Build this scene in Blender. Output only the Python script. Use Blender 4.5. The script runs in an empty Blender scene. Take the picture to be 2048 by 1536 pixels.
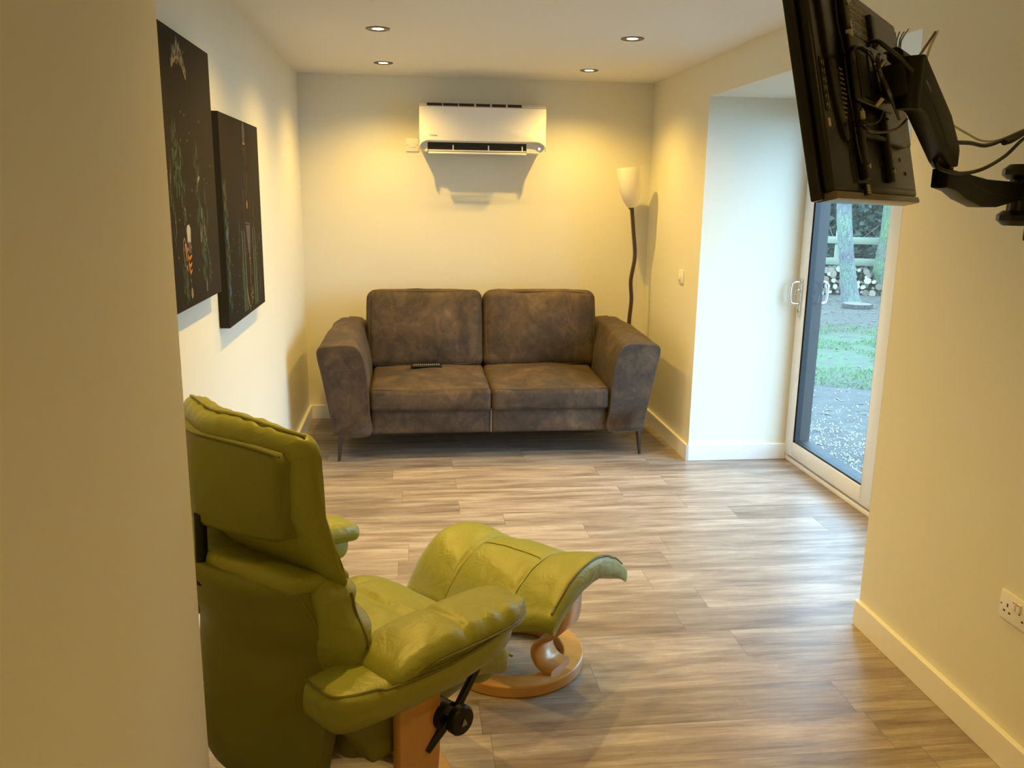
import bpy, bmesh, math, random
from mathutils import Vector, Matrix, noise
random.seed(7)
S = bpy.context.scene
COL = S.collection
R = math.radians

# ------------------------------------------------------------------ camera
cam_d = bpy.data.cameras.new('camera'); cam = bpy.data.objects.new('camera', cam_d); COL.objects.link(cam)
cam_d.sensor_width = 36; cam_d.sensor_fit = 'HORIZONTAL'; cam_d.lens = 1710.0/2048*36
cam_d.clip_start = 0.05; cam_d.clip_end = 200
_r = Vector((0.99307435, -0.11660744, 0.01435376)); _u = Vector((0.01145262, 0.21766995, 0.97595524))
_f = Vector((0.11692802, 0.96903173, -0.21749791))
cam.matrix_world = Matrix(((_r.x, _u.x, -_f.x, 0), (_r.y, _u.y, -_f.y, 0), (_r.z, _u.z, -_f.z, 1.629), (0, 0, 0, 1)))
S.camera = cam
# ------------------------------------------------------------------ sky, exposure
S.view_settings.view_transform = 'Standard'; S.view_settings.look = 'None'
S.view_settings.gamma = 1; S.view_settings.use_curve_mapping = False
S.view_settings.exposure = 0.46
W = bpy.data.worlds.new('overcast_sky'); S.world = W; W.use_nodes = True
bg = W.node_tree.nodes['Background']
bg.inputs[0].default_value = (0.42, 0.70, 1.0, 1); bg.inputs[1].default_value = 8.6
LAMP_COL = (1.0, 0.625, 0.125); LAMP_W = 50
XL, XR, YB, H = -0.74, 1.728, 6.185, 2.4
YR, YN, XD, ZS = 5.005, 2.893, 2.363, 2.193

# ------------------------------------------------------------------ helpers
def tag(o, label=None, cat=None, group=None, kind=None):
    if label: o['label'] = label
    if cat: o['category'] = cat
    if group: o['group'] = group
    if kind: o['kind'] = kind
    return o

def thing(name, label, cat, loc=(0, 0, 0), rz=0, group=None):
    o = bpy.data.objects.new(name, None); COL.objects.link(o)
    o.location = loc; o.rotation_euler = (0, 0, rz); o.empty_display_size = 0.1
    return tag(o, label, cat, group)

def link(name, bm, mat, parent=None, sharp=38, smooth=True):
    bmesh.ops.remove_doubles(bm, verts=bm.verts[:], dist=1e-5)
    bmesh.ops.recalc_face_normals(bm, faces=bm.faces[:])
    if smooth:
        for f in bm.faces: f.smooth = True
        for e in bm.edges:
            if len(e.link_faces) == 2 and e.calc_face_angle(0) > R(sharp): e.smooth = False
    me = bpy.data.meshes.new(name); bm.to_mesh(me); bm.free()
    for m in (mat if isinstance(mat, (list, tuple)) else [mat]): me.materials.append(m)
    o = bpy.data.objects.new(name, me); COL.objects.link(o)
    if parent: o.parent = parent
    return o

def bm_new(): return bmesh.new()

def box(bm, x0, x1, y0, y1, z0, z1, bev=0, M=None, mi=0, seg=2):
    b = bmesh.new()
    bmesh.ops.create_cube(b, size=1, matrix=Matrix.Translation(((x0+x1)/2, (y0+y1)/2, (z0+z1)/2)) @ Matrix.Diagonal((abs(x1-x0), abs(y1-y0), abs(z1-z0), 1)))
    if bev: bmesh.ops.bevel(b, geom=b.edges[:], offset=bev, segments=seg, affect='EDGES', profile=0.5)
    merge(bm, b, M, mi); return bm

def merge(bm, b, M=None, mi=0):
    if M is not None: bmesh.ops.transform(b, matrix=M, verts=b.verts[:])
    for f in b.faces: f.material_index = mi
    me = bpy.data.meshes.new('tmp'); b.to_mesh(me); b.free(); bm.from_mesh(me); bpy.data.meshes.remove(me)

def prism(bm, pts, h0, h1, axis='y', bev=0, M=None, mi=0, seg=2):
    """polygon (a,b) extruded along axis: y -> (a,h,b); x -> (h,a,b); z -> (a,b,h)"""
    b = bmesh.new()
    f = {'y': lambda a, c, h: (a, h, c), 'x': lambda a, c, h: (h, a, c), 'z': lambda a, c, h: (a, c, h)}[axis]
    v0 = [b.verts.new(f(a, c, h0)) for a, c in pts]; v1 = [b.verts.new(f(a, c, h1)) for a, c in pts]
    n = len(pts)
    c0 = b.faces.new(v0); c1 = b.faces.new(v1[::-1])
    for i in range(n): b.faces.new((v0[i], v1[i], v1[(i+1) % n], v0[(i+1) % n]))
    bmesh.ops.recalc_face_normals(b, faces=b.faces[:])
    if bev:
        es = list(set(list(c0.edges)+list(c1.edges)))
        bmesh.ops.bevel(b, geom=es, offset=bev, segments=seg, affect='EDGES', profile=0.5)
    merge(bm, b, M, mi); return bm

def loft(bm, rings, closed=True, cap=True, mi=0, M=None, fan=False):
    b = bmesh.new(); V = [[b.verts.new(p) for p in r] for r in rings]
    n = len(rings[0])
    for i in range(len(V)-1):
        for j in range(n if closed else n-1):
            k = (j+1) % n
            b.faces.new((V[i][j], V[i][k], V[i+1][k], V[i+1][j]))
    if cap and closed:
        for r in (V[0], V[-1]):
            if fan:
                c = b.verts.new(sum((v.co for v in r), Vector())/n)
                for j in range(n): b.faces.new((r[j], r[(j+1) % n], c))
            else: b.faces.new(r)
    merge(bm, b, M, mi); return bm

def cat(pts, n=8, closed=False):
    P = [Vector(p) for p in pts]; out = []
    m = len(P)
    rng = range(m) if closed else range(m-1)
    for i in rng:
        if closed: a, b, c, d = P[(i-1) % m], P[i], P[(i+1) % m], P[(i+2) % m]
        else: a, b, c, d = P[max(i-1, 0)], P[i], P[i+1], P[min(i+2, m-1)]
        for k in range(n):
            t = k/n
            out.append(0.5*((2*b)+(c-a)*t+(2*a-5*b+4*c-d)*t*t+(3*b-a-3*c+d)*t**3))
    if not closed: out.append(P[-1])
    return out

def tube(bm, pts, r, n=8, sm=8, closed=False, mi=0, cap=True, M=None):
    P = cat(pts, sm, closed) if sm else [Vector(p) for p in pts]
    m = len(P); rr = r if callable(r) else (lambda t: r)
    T = []
    for i in range(m):
        a = P[(i-1) % m] if (closed or i > 0) else P[i]; b = P[(i+1) % m] if (closed or i < m-1) else P[i]
        T.append((b-a).normalized())
    N = T[0].orthogonal().normalized(); rings = []
    for i in range(m):
        N = (N - T[i]*N.dot(T[i])).normalized(); B = T[i].cross(N)
        q = rr(i/(m-1) if m > 1 else 0)
        rings.append([P[i]+N*q*math.cos(2*math.pi*k/n)+B*q*math.sin(2*math.pi*k/n) for k in range(n)])
    if closed: rings.append(rings[0]); cap = False
    return loft(bm, rings, True, cap, mi, M)

def cyl(bm, p0, p1, r0, r1=None, n=24, mi=0):
    r1 = r0 if r1 is None else r1
    return tube(bm, [p0, p1], lambda t: r0+(r1-r0)*t, n, 0, mi=mi)

def lathe(bm, prof, n=32, M=None, mi=0):
    rings = [[Vector((r*math.cos(2*math.pi*k/n), r*math.sin(2*math.pi*k/n), z)) for k in range(n)] for r, z in prof]
    return loft(bm, rings, True, False, mi, M)

def sgn(v): return -1 if v < 0 else 1

def cushion(sx, sy, sz, r, puff=(0, 0, 0), nb=5, ni=10, deform=None, nz=0.0, ns=6.0):
    """soft block centred at origin: half sizes, corner radius, outward puff per axis"""
    h = (sx, sy, sz); b = bmesh.new()
    def params(a):
        rr = min(r/h[a], 0.999); t = [-1+rr*(1-math.cos(math.pi/2*i/nb)) for i in range(nb)]
        inn = [-1+rr+(2-2*rr)*i/ni for i in range(ni+1)]
        return t+inn+[-x for x in t[::-1]]
    cache = {}
    def vert(q):
        key = tuple(round(x, 6) for x in q)
        if key in cache: return cache[key]
        p = Vector((q[0]*h[0], q[1]*h[1], q[2]*h[2]))
        inner = Vector([max(-(h[i]-r), min(h[i]-r, p[i])) for i in range(3)])
        d = p-inner
        if d.length > 1e-9: p = inner+d.normalized()*r
        s = [max(0, 1-(p[i]/h[i])**2) for i in range(3)]
        o = Vector((puff[0]*s[1]*s[2]*sgn(p.x)*(abs(p.x)/h[0])**2, puff[1]*s[0]*s[2]*sgn(p.y)*(abs(p.y)/h[1])**2, puff[2]*s[0]*s[1]*sgn(p.z)*(abs(p.z)/h[2])**2))
        p = p+o
        if nz: p += d.normalized()*nz*noise.noise(p*ns) if d.length > 1e-9 else Vector()
        if deform: p = Vector(deform(p))
        cache[key] = b.verts.new(p); return cache[key]
    for a in range(3):
        u, v = (a+1) % 3, (a+2) % 3; pu, pv = params(u), params(v)
        for s in (-1, 1):
            for i in range(len(pu)-1):
                for j in range(len(pv)-1):
                    vs = []
                    for x, y in ((pu[i], pv[j]), (pu[i+1], pv[j]), (pu[i+1], pv[j+1]), (pu[i], pv[j+1])):
                        q = [0, 0, 0]; q[a] = s; q[u] = x; q[v] = y; vs.append(vert(q))
                    if len(set(vs)) == 4:
                        try: b.faces.new(vs)
                        except ValueError: pass
    return b

def shift(b, M):
    bmesh.ops.transform(b, matrix=M, verts=b.verts[:]); return b
T = lambda x, y, z: Matrix.Translation((x, y, z))
def ER(x=0, y=0, z=0): return Matrix.Rotation(R(z), 4, 'Z') @ Matrix.Rotation(R(y), 4, 'Y') @ Matrix.Rotation(R(x), 4, 'X')

# ------------------------------------------------------------------ materials
class NT:
    def __init__(s, name):
        s.m = bpy.data.materials.new(name); s.m.use_nodes = True; s.t = s.m.node_tree
        s.b = s.t.nodes['Principled BSDF']; s.out = s.t.nodes['Material Output']
    def n(s, typ, **kw):
        d = s.t.nodes.new(typ)
        for k, v in kw.items():
            if k.startswith('i_'):
                key = k[2:]; key = int(key) if key.isdigit() else key.replace('_', ' ')
                s.put(d, key, v)
            else: setattr(d, k, v)
        return d
    def put(s, d, key, v):
        if isinstance(v, bpy.types.NodeSocket): s.t.links.new(v, d.inputs[key])
        else: d.inputs[key].default_value = v
    def math(s, op, a, b=0.0, c=0.0):
        d = s.t.nodes.new('ShaderNodeMath'); d.operation = op
        for i, v in enumerate((a, b, c)): s.put(d, i, v)
        return d.outputs[0]
    def mix(s, f, a, b, bt='MIX'):
        d = s.t.nodes.new('ShaderNodeMix'); d.data_type = 'RGBA'; d.blend_type = bt
        s.put(d, 0, f); s.put(d, 6, a); s.put(d, 7, b); return d.outputs[2]
    def ramp(s, f, stops):
        d = s.t.nodes.new('ShaderNodeValToRGB'); s.put(d, 0, f); e = d.color_ramp.elements
        while len(e) < len(stops): e.new(0.5)
        for i, (p, c) in enumerate(stops): e[i].position = p; e[i].color = c if len(c) == 4 else (*c, 1)
        return d.outputs[0]
    def obj(s): return s.n('ShaderNodeTexCoord').outputs['Object']
    def noise(s, vec, scale, detail=4, rough=0.5, dist=0):
        d = s.n('ShaderNodeTexNoise'); s.put(d, 'Vector', vec); d.inputs['Scale'].default_value = scale
        d.inputs['Detail'].default_value = detail; d.inputs['Roughness'].default_value = rough; d.inputs['Distortion'].default_value = dist
        return d.outputs[0]
    def map(s, vec, sc=(1, 1, 1), rot=(0, 0, 0), loc=(0, 0, 0)):
        d = s.n('ShaderNodeMapping'); s.put(d, 'Vector', vec); d.inputs['Scale'].default_value = sc
        d.inputs['Rotation'].default_value = rot; d.inputs['Location'].default_value = loc; return d.outputs[0]
    def bump(s, h, st=0.3, dist=0.01):
        d = s.n('ShaderNodeBump'); s.put(d, 'Height', h); d.inputs['Strength'].default_value = st; d.inputs['Distance'].default_value = dist
        s.t.links.new(d.outputs[0], s.b.inputs['Normal'])
    def set(s, **kw):
        for k, v in kw.items(): s.put(s.b, k.replace('_', ' '), v)
        return s.m

def c4(c): return (c[0], c[1], c[2], 1)
def plain(name, col, rough=0.5, metal=0, var=0.06, scale=20, bump=0.0, bscale=200, **kw):
    t = NT(name); o = t.obj(); f = t.noise(o, scale, 3)
    c = t.mix(f, c4([x*(1-var) for x in col]), c4([min(1, x*(1+var)) for x in col]))
    if bump: t.bump(t.noise(o, bscale, 2), bump, 0.002)
    return t.set(Base_Color=c, Roughness=rough, Metallic=metal, **kw)

M_wall = plain('cream_wall_paint', (0.77, 0.755, 0.65), 0.75, var=0.012, scale=2.5, bump=0.08, bscale=160)
M_ceil = plain('ceiling_paint', (0.83, 0.82, 0.79), 0.85, var=0.01, scale=2)
M_trim = plain('white_gloss_trim', (0.86, 0.855, 0.83), 0.3, var=0.01)
M_upvc = plain('white_upvc', (0.78, 0.81, 0.87), 0.28, var=0.01)
M_dark_upvc = plain('anthracite_frame', (0.035, 0.045, 0.055), 0.35, var=0.05)
M_gasket = plain('black_rubber_gasket', (0.012, 0.013, 0.015), 0.5)
M_chrome = plain('polished_chrome', (0.72, 0.72, 0.73), 0.12, 1.0, var=0.02)
M_plastic = plain('white_plastic', (0.84, 0.83, 0.80), 0.3, var=0.01)
M_acwhite = plain('air_conditioner_plastic', (0.86, 0.855, 0.84), 0.22, var=0.008)
M_acgrey = plain('pale_grey_plastic', (0.62, 0.62, 0.60), 0.35, var=0.02)
M_black = plain('black_plastic', (0.006, 0.0056, 0.005), 0.42, var=0.15, scale=60, Specular_IOR_Level=0.28)
M_blackgloss = plain('gloss_black_plastic', (0.006, 0.0055, 0.005), 0.18, var=0.1, scale=40)
M_tvback = plain('television_back_plastic', (0.009, 0.0078, 0.006), 0.28, var=0.2, scale=25, bump=0.15, bscale=400, Specular_IOR_Level=0.4)
M_dark = plain('deep_black', (0.004, 0.004, 0.004), 0.6)
M_label = None
M_cable_black = plain('black_cable', (0.012, 0.012, 0.012), 0.38)
M_cable_white = plain('cream_cable', (0.75, 0.70, 0.55), 0.4)
M_steel = plain('steel', (0.55, 0.54, 0.52), 0.25, 1.0)
M_bronze = plain('dark_bronze_metal', (0.10, 0.085, 0.07), 0.35, 0.9)
M_screw = M_steel

def mat_floor():
    t = NT('washed_oak_plank_floor'); o = t.obj()
    sp = t.n('ShaderNodeSeparateXYZ'); t.put(sp, 0, o); X, Y = sp.outputs[0], sp.outputs[1]
    PW, PL = 0.186, 1.22
    yy = t.math('DIVIDE', t.math('ADD', Y, 0.09), PW); row = t.math('FLOOR', yy); fy = t.math('FRACT', yy)
    wn = t.n('ShaderNodeTexWhiteNoise', noise_dimensions='1D'); t.put(wn, 'W', row)
    xx = t.math('ADD', t.math('DIVIDE', X, PL), t.math('MULTIPLY', wn.outputs['Value'], 7.3)); colid = t.math('FLOOR', xx); fx = t.math('FRACT', xx)
    pid = t.math('ADD', t.math('MULTIPLY', row, 13.7), t.math('MULTIPLY', colid, 3.31))
    w2 = t.n('ShaderNodeTexWhiteNoise', noise_dimensions='1D'); t.put(w2, 'W', pid); rnd = w2.outputs['Value']
    cv = t.n('ShaderNodeCombineXYZ'); t.put(cv, 0, t.math('ADD', X, t.math('MULTIPLY', rnd, 40))); t.put(cv, 1, Y); t.put(cv, 2, t.math('MULTIPLY', rnd, 9))
    v = cv.outputs[0]
    g1 = t.noise(t.map(v, (1.2, 10, 1)), 1.5, 8, 0.66, 0.4)       # broad grain clouds
    g2 = t.noise(t.map(v, (3.5, 60, 1)), 2.0, 6, 0.7, 0.5)      # fine streaks
    g3 = t.noise(t.map(v, (40, 7, 1)), 1.5, 3, 0.6)              # saw marks across
    base = t.ramp(g1, [(0.24, (0.125, 0.092, 0.071)), (0.40, (0.25, 0.198, 0.160)), (0.53, (0.375, 0.315, 0.265)), (0.74, (0.58, 0.52, 0.46))])
    base = t.mix(t.math('MULTIPLY', t.math('SUBTRACT', g2, 0.38), 1.1), base, (0.105, 0.085, 0.068, 1))
    saw = t.math('MULTIPLY', t.math('GREATER_THAN', g3, 0.63), t.math('GREATER_THAN', g1, 0.52))
    base = t.mix(t.math('MULTIPLY', saw, 0.12), base, (0.62, 0.54, 0.46, 1))
    tint = t.ramp(rnd, [(0, (0.82, 0.80, 0.78)), (0.5, (1, 0.985, 0.97)), (1, (1.15, 1.13, 1.11))])
    base = t.mix(1.0, base, tint, 'MULTIPLY')
    seam = t.math('MAXIMUM', t.math('LESS_THAN', fy, 0.010), t.math('LESS_THAN', fx, 0.0016))
    base = t.mix(t.math('MULTIPLY', seam, 0.6), base, (0.05, 0.038, 0.03, 1))
    t.bump(t.math('ADD', t.math('MULTIPLY', g2, 0.5), t.math('MULTIPLY', seam, -2.0)), 0.25, 0.002)
    return t.set(Base_Color=base, Roughness=t.math('ADD', 0.24, t.math('MULTIPLY', g2, 0.22)))
M_floor = mat_floor()

def mat_leather(name, a, b, rough=0.36, wr=0.35):
    t = NT(name); o = t.obj(); f = t.noise(o, 3.5, 4, 0.55)
    c = t.mix(f, c4(a), c4(b))
    fine = t.n('ShaderNodeTexVoronoi', feature='DISTANCE_TO_EDGE'); t.put(fine, 'Vector', o); fine.inputs['Scale'].default_value = 420
    big = t.noise(t.map(o, (1, 1, 1)), 13, 5, 0.55, 2.0)
    hh = t.math('ADD', t.math('MULTIPLY', fine.outputs[0], 0.02), t.math('MULTIPLY', big, 1.0))
    t.bump(hh, wr, 0.012)
    return t.set(Base_Color=c, Roughness=t.math('ADD', rough-0.05, t.math('MULTIPLY', t.noise(o, 12, 3), 0.12)))
M_green = mat_leather('green_leather', (0.225, 0.232, 0.026), (0.285, 0.292, 0.040), 0.40)
M_greenpipe_shaded = mat_leather('green_leather_seam_shaded', (0.115, 0.110, 0.015), (0.14, 0.13, 0.018))  # piping and seam leather, colour darkened to stand for crease shadow
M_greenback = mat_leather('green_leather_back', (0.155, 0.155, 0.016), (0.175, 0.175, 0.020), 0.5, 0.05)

def mat_sofa():
    t = NT('brown_nubuck'); o = t.obj()
    f1 = t.noise(o, 3.2, 6, 0.6, 0.8); f2 = t.noise(t.map(o, (1.3, 1, 1)), 9, 7, 0.72, 1.2); f3 = t.noise(o, 120, 3, 0.6)
    c = t.ramp(t.math('ADD', t.math('MULTIPLY', f1, 0.55), t.math('MULTIPLY', f2, 0.45)),
               [(0.38, (0.021, 0.013, 0.0075)), (0.47, (0.046, 0.029, 0.0165)), (0.56, (0.087, 0.054, 0.029)), (0.68, (0.175, 0.110, 0.062))])
    c = t.mix(t.math('MULTIPLY', f3, 0.25), c, (0.07, 0.05, 0.04, 1))
    t.bump(t.math('ADD', t.math('MULTIPLY', f2, 1.0), t.math('MULTIPLY', f3, 0.15)), 0.25, 0.008)
    return t.set(Base_Color=c, Roughness=0.72, Sheen_Weight=0.03)
M_sofa = mat_sofa()
M_sofapipe = plain('brown_leather_piping', (0.075, 0.05, 0.036), 0.6, var=0.2, scale=30)
M_stitch = plain('tan_stitching', (0.26, 0.19, 0.13), 0.7)

def mat_wood(name, a, b, rough=0.3, sc=(1, 14, 14)):
    t = NT(name); o = t.obj(); g = t.noise(t.map(o, sc), 3, 5, 0.6, 0.6)
    return t.set(Base_Color=t.mix(g, c4(a), c4(b)), Roughness=rough, Coat_Weight=0.3, Coat_Roughness=0.15)
M_beech = mat_wood('honey_lacquered_beech', (0.50, 0.235, 0.050), (0.62, 0.34, 0.105), 0.28, (9, 9, 1.5))
M_darkwood = mat_wood('dark_walnut_pole', (0.030, 0.012, 0.007), (0.060, 0.026, 0.015), 0.45, (14, 14, 1))
M_canvas = plain('dark_painted_canvas', (0.022, 0.0165, 0.0095), 0.85, var=0.2, scale=6, bump=0.2, bscale=500, Specular_IOR_Level=0.2)
M_canvas_edge = plain('black_canvas_edge', (0.006, 0.005, 0.005), 0.7)

def mat_alabaster():
    t = NT('alabaster_glass'); o = t.obj(); f = t.noise(o, 7, 5, 0.6, 1.0)
    c = t.mix(f, (0.80, 0.74, 0.62, 1), (0.88, 0.85, 0.76, 1))
    return t.set(Base_Color=c, Roughness=0.3, Subsurface_Weight=0.3, Subsurface_Scale=0.03)
M_shade = mat_alabaster()

def mat_glass():
    t = NT('clear_pane_glass'); n = t.t.nodes
    tr = n.new('ShaderNodeBsdfTransparent'); tr.inputs[0].default_value = (0.95, 0.975, 0.97, 1)
    gl = n.new('ShaderNodeBsdfGlossy'); gl.inputs['Roughness'].default_value = 0.0
    fr = n.new('ShaderNodeFresnel'); fr.inputs['IOR'].default_value = 1.45
    mx = n.new('ShaderNodeMixShader'); bf = n.new('ShaderNodeNewGeometry'); t.t.links.new(t.math('MULTIPLY', fr.outputs[0], t.math('SUBTRACT', 1.0, bf.outputs['Backfacing'])), mx.inputs[0]); t.t.links.new(tr.outputs[0], mx.inputs[1]); t.t.links.new(gl.outputs[0], mx.inputs[2])
    t.t.links.new(mx.outputs[0], t.out.inputs[0]); return t.m
M_glass = mat_glass()
def emis(name, col, st):
    t = NT(name); return t.set(Base_Color=c4(col), Emission_Color=c4(col), Emission_Strength=st)
M_bulb = emis('lamp_glow', (1.0, 0.80, 0.50), 14)
M_led = emis('indicator_glow', (1.0, 0.95, 0.85), 1.4)

# ------------------------------------------------------------------ room shell
def struct(name, bm, mat, **k):
    o = link(name, bm, mat, None, smooth=False, **k); o['kind'] = 'structure'; return o
Y0 = -2.2; XP = -0.9; WT = 0.15
b = bm_new(); box(b, XP-WT, XD+0.085, Y0-WT, YB+WT, -0.10, 0); struct('floor', b, M_floor)
b = bm_new(); box(b, XP-WT, XR+WT, Y0-WT, YB+WT, H, H+0.1); struct('ceiling', b, M_ceil)
b = bm_new(); box(b, XL-WT, XR+WT, YB, YB+WT, 0, H); struct('wall_back', b, M_wall)
b = bm_new(); box(b, XL-WT, XL, 1.5, YB, 0, H); struct('wall_left', b, M_wall)
b = bm_new()
box(b, XR, XD+0.1, YR, YB+WT, 0, H)
box(b, XR, XD+0.1, Y0-WT, YN, 0, H)
box(b, XR, XD+0.1, YN, YR, ZS, H)
struct('wall_right', b, M_wall)
XPE = -0.3925
b = bm_new(); box(b, XPE-0.45, XPE, Y0, 1.50, 0, H, 0.004); struct('wall_near_left', b, M_wall)
b = bm_new(); box(b, XPE-0.45, XR, Y0-WT, Y0, 0, H); struct('wall_behind', b, M_wall)
BH, BT = 0.103, 0.021
def skirt(name, x0, x1, y0, y1):
    b = bm_new(); box(b, x0, x1, y0, y1, 0, BH, 0.003); struct(name, b, M_trim)
skirt('baseboard_back', XL, XR, YB-BT, YB)
skirt('baseboard_left', XL, XL+BT, 1.5, YB-BT)
b = bm_new(); box(b, XR-BT, XR, YR-BT, YB-BT, 0, BH, 0.003); box(b, XR-BT, XD-0.001, YR-BT, YR, 0, BH, 0.003); struct('baseboard_right', b, M_trim)
b = bm_new(); box(b, XR-BT, XR, Y0, YN, 0, BH, 0.003); struct('baseboard_right_near', b, M_trim)
b = bm_new(); box(b, XPE, XPE+BT, Y0, 1.50, 0, BH, 0.003); struct('baseboard_near_left', b, M_trim)

# ------------------------------------------------------------------ french door
dr = thing('door_1', 'white double glazed patio door with chrome bow handle at its far edge, in the deep reveal', 'door', (XD, YR, 0)); dr['kind'] = 'structure'
# local: x outwards, y = world y - YR (negative), z up
OW = YR-YN
def dbox(name, specs, mat, par=dr, bev=0.004):
    b = bm_new()
    for s in specs: box(b, *s, bev)
    return link(name, b, mat, par)
dbox('door_frame', [(0.004, 0.075, -0.045, 0, 0, ZS), (0.004, 0.075, -OW, -OW+0.045, 0, ZS), (0.004, 0.075, -OW+0.045, -0.045, ZS-0.05, ZS),
                    (0.0, 0.080, -OW, 0, 0, 0.028)], M_upvc)
dbox('frame_outer_face', [(0.0755, 0.11, -0.06, 0.0, 0.0, ZS), (0.0755, 0.11, -OW, -OW+0.06, 0, ZS), (0.0755, 0.11, -OW+0.06, -0.06, ZS-0.06, ZS), (0.0755, 0.11, -OW+0.06, -0.06, 0, 0.04)], M_dark_upvc)
def leaf(y0, y1, nm, lab):          # y0 < y1 local
    st = 0.108; z0, z1 = 0.045, ZS-0.03
    lf = bpy.data.objects.new('door_leaf', None); COL.objects.link(lf); lf.parent = dr
    xi, xo = -0.006, 0.036
    b = bm_new()
    box(b, xi, xo, y0, y0+st, z0, z1, 0.004); box(b, xi, xo, y1-st, y1, z0, z1, 0.004)
    box(b, xi, xo, y0+st, y1-st, z0, z0+0.095, 0.004); box(b, xi, xo, y0+st, y1-st, z1-0.095, z1, 0.004)
    link('leaf_frame', b, M_upvc, lf)
    b = bm_new(); g = 0.012; xa, xb = 0.002, 0.095
    box(b, xa, xb, y0+st-0.0005, y0+st+g, z0+0.095, z1-0.095); box(b, xa, xb, y1-st-g, y1-st+0.0005, z0+0.095, z1-0.095)
    box(b, xa, xb, y0+st, y1-st, z0+0.0945, z0+0.095+g); box(b, xa, xb, y0+st, y1-st, z1-0.095-g, z1-0.0945)
    link('gasket', b, M_gasket, lf)
    b = bm_new()
    box(b, 0.0365, 0.092, y0, y0+st-0.001, z0, z1); box(b, 0.0365, 0.092, y1-st+0.001, y1, z0, z1)
    box(b, 0.0365, 0.092, y0+st, y1-st, z0, z0+0.094); box(b, 0.0365, 0.092, y0+st, y1-st, z1-0.094, z1)
    link('outer_frame_face', b, M_dark_upvc, lf)
    b = bm_new(); box(b, 0.018, 0.022, y0+st+0.002, y1-st-0.002, z0+0.097, z1-0.097); link('glass_pane', b, M_glass, lf)
    return lf
lf1 = leaf(-1.055, -0.012, 'far', ''); lf2 = leaf(-2.10, -1.059, 'near', '')
def bow(side):                      # side -1 inside, +1 outside
    h = bpy.data.objects.new('door_handle', None); COL.objects.link(h); h.parent = dr
    x = -0.006 if side < 0 else 0.092; yc = -0.062
    b = bm_new(); box(b, x, x+side*0.010, yc-0.014, yc+0.014, 0.915, 1.150, 0.005); link('handle_plate', b, M_chrome, h)
    b = bm_new(); e = x+side*0.008; r = x+side*0.068
    tube(b, [(e, yc, 1.130), (x+side*0.03, yc, 1.132), (x+side*0.058, yc, 1.125), (r, yc, 1.10), (r, yc, 1.03), (x+side*0.058, yc, 1.005), (x+side*0.03, yc, 1.0), (e, yc, 1.002)], 0.0085, 10, 6)
    link('bow_grip', b, M_chrome, h)
    b = bm_new(); cyl(b, (x+side*0.009, yc, 0.955), (x+side*0.014, yc, 0.955), 0.009); box(b, x+side*0.012, x+side*0.016, yc-0.0015, yc+0.0015, 0.945, 0.965)
    link('lock_cylinder', b, M_steel, h)
    b = bm_new(); tube(b, [(x+side*0.010, yc, 1.085), (x+side*0.03, yc, 1.08), (x+side*0.036, yc, 1.055)], 0.006, 8, 4); link('thumb_lever', b, M_chrome, h)
bow(-1); bow(1)

# ------------------------------------------------------------------ downlights
LIGHTS = [(1.145, 5.64, 'brushed recessed downlight nearest the back wall, on the lamp side'), (-0.148, 5.60, 'brushed recessed downlight nearest the back wall, on the pictures side'),
          (-0.141, 4.467, 'recessed downlight further forward in the ceiling, on the pictures side'), (1.127, 4.485, 'recessed downlight further forward in the ceiling, on the door side')]
def downlight(x, y, label, p=1.0):
    t = thing('recessed_downlight', label, 'ceiling light', (x, y, H), 0, 'ceiling downlights')
    b = bm_new(); lathe(b, [(0.028, 0.0), (0.029, -0.0022), (0.050, -0.0026), (0.055, -0.005), (0.058, -0.004), (0.059, 0.0)]); link('trim_ring', b, M_dlring, t)
    b = bm_new(); lathe(b, [(0.0305, -0.0005), (0.026, -0.002), (0.0, -0.0025)]); link('lamp_face', b, M_bulb, t)
    l = bpy.data.lights.new('lamp_light', 'SPOT'); l.energy = LAMP_W*p; l.color = LAMP_COL; l.spot_size = R(140); l.spot_blend = 1.0; l.shadow_soft_size = 0.014
    o = bpy.data.objects.new('lamp_light', l); COL.objects.link(o); o.parent = t; o.location = (0, 0, -0.012)
M_dlring = plain('brushed_nickel_ring', (0.16, 0.15, 0.14), 0.4, 0.8)
for a in LIGHTS: downlight(*a)
for x, y, l in ((-0.14, 3.38, 'recessed downlight over the pictures, just above the top of the view'), (1.13, 3.38, 'recessed downlight over the patio door, just above the top of the view'),
                (-0.14, 2.30, 'recessed downlight above the armchair'), (1.0, 0.55, 'recessed downlight between the viewer and the right wall'), (0.67, -0.9, 'recessed downlight directly behind the viewer'), (0.67, -1.9, 'recessed downlight furthest behind the viewer')):
    downlight(x, y, l, 0.45 if y < 1 else (0.7 if x > 1 else 1.0))

# ------------------------------------------------------------------ air conditioner
ac = thing('air_conditioner', 'white wall mounted air conditioner with open louvre, high on the back wall above the sofa', 'air conditioner', (0.499, YB, 1.898))
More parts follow.
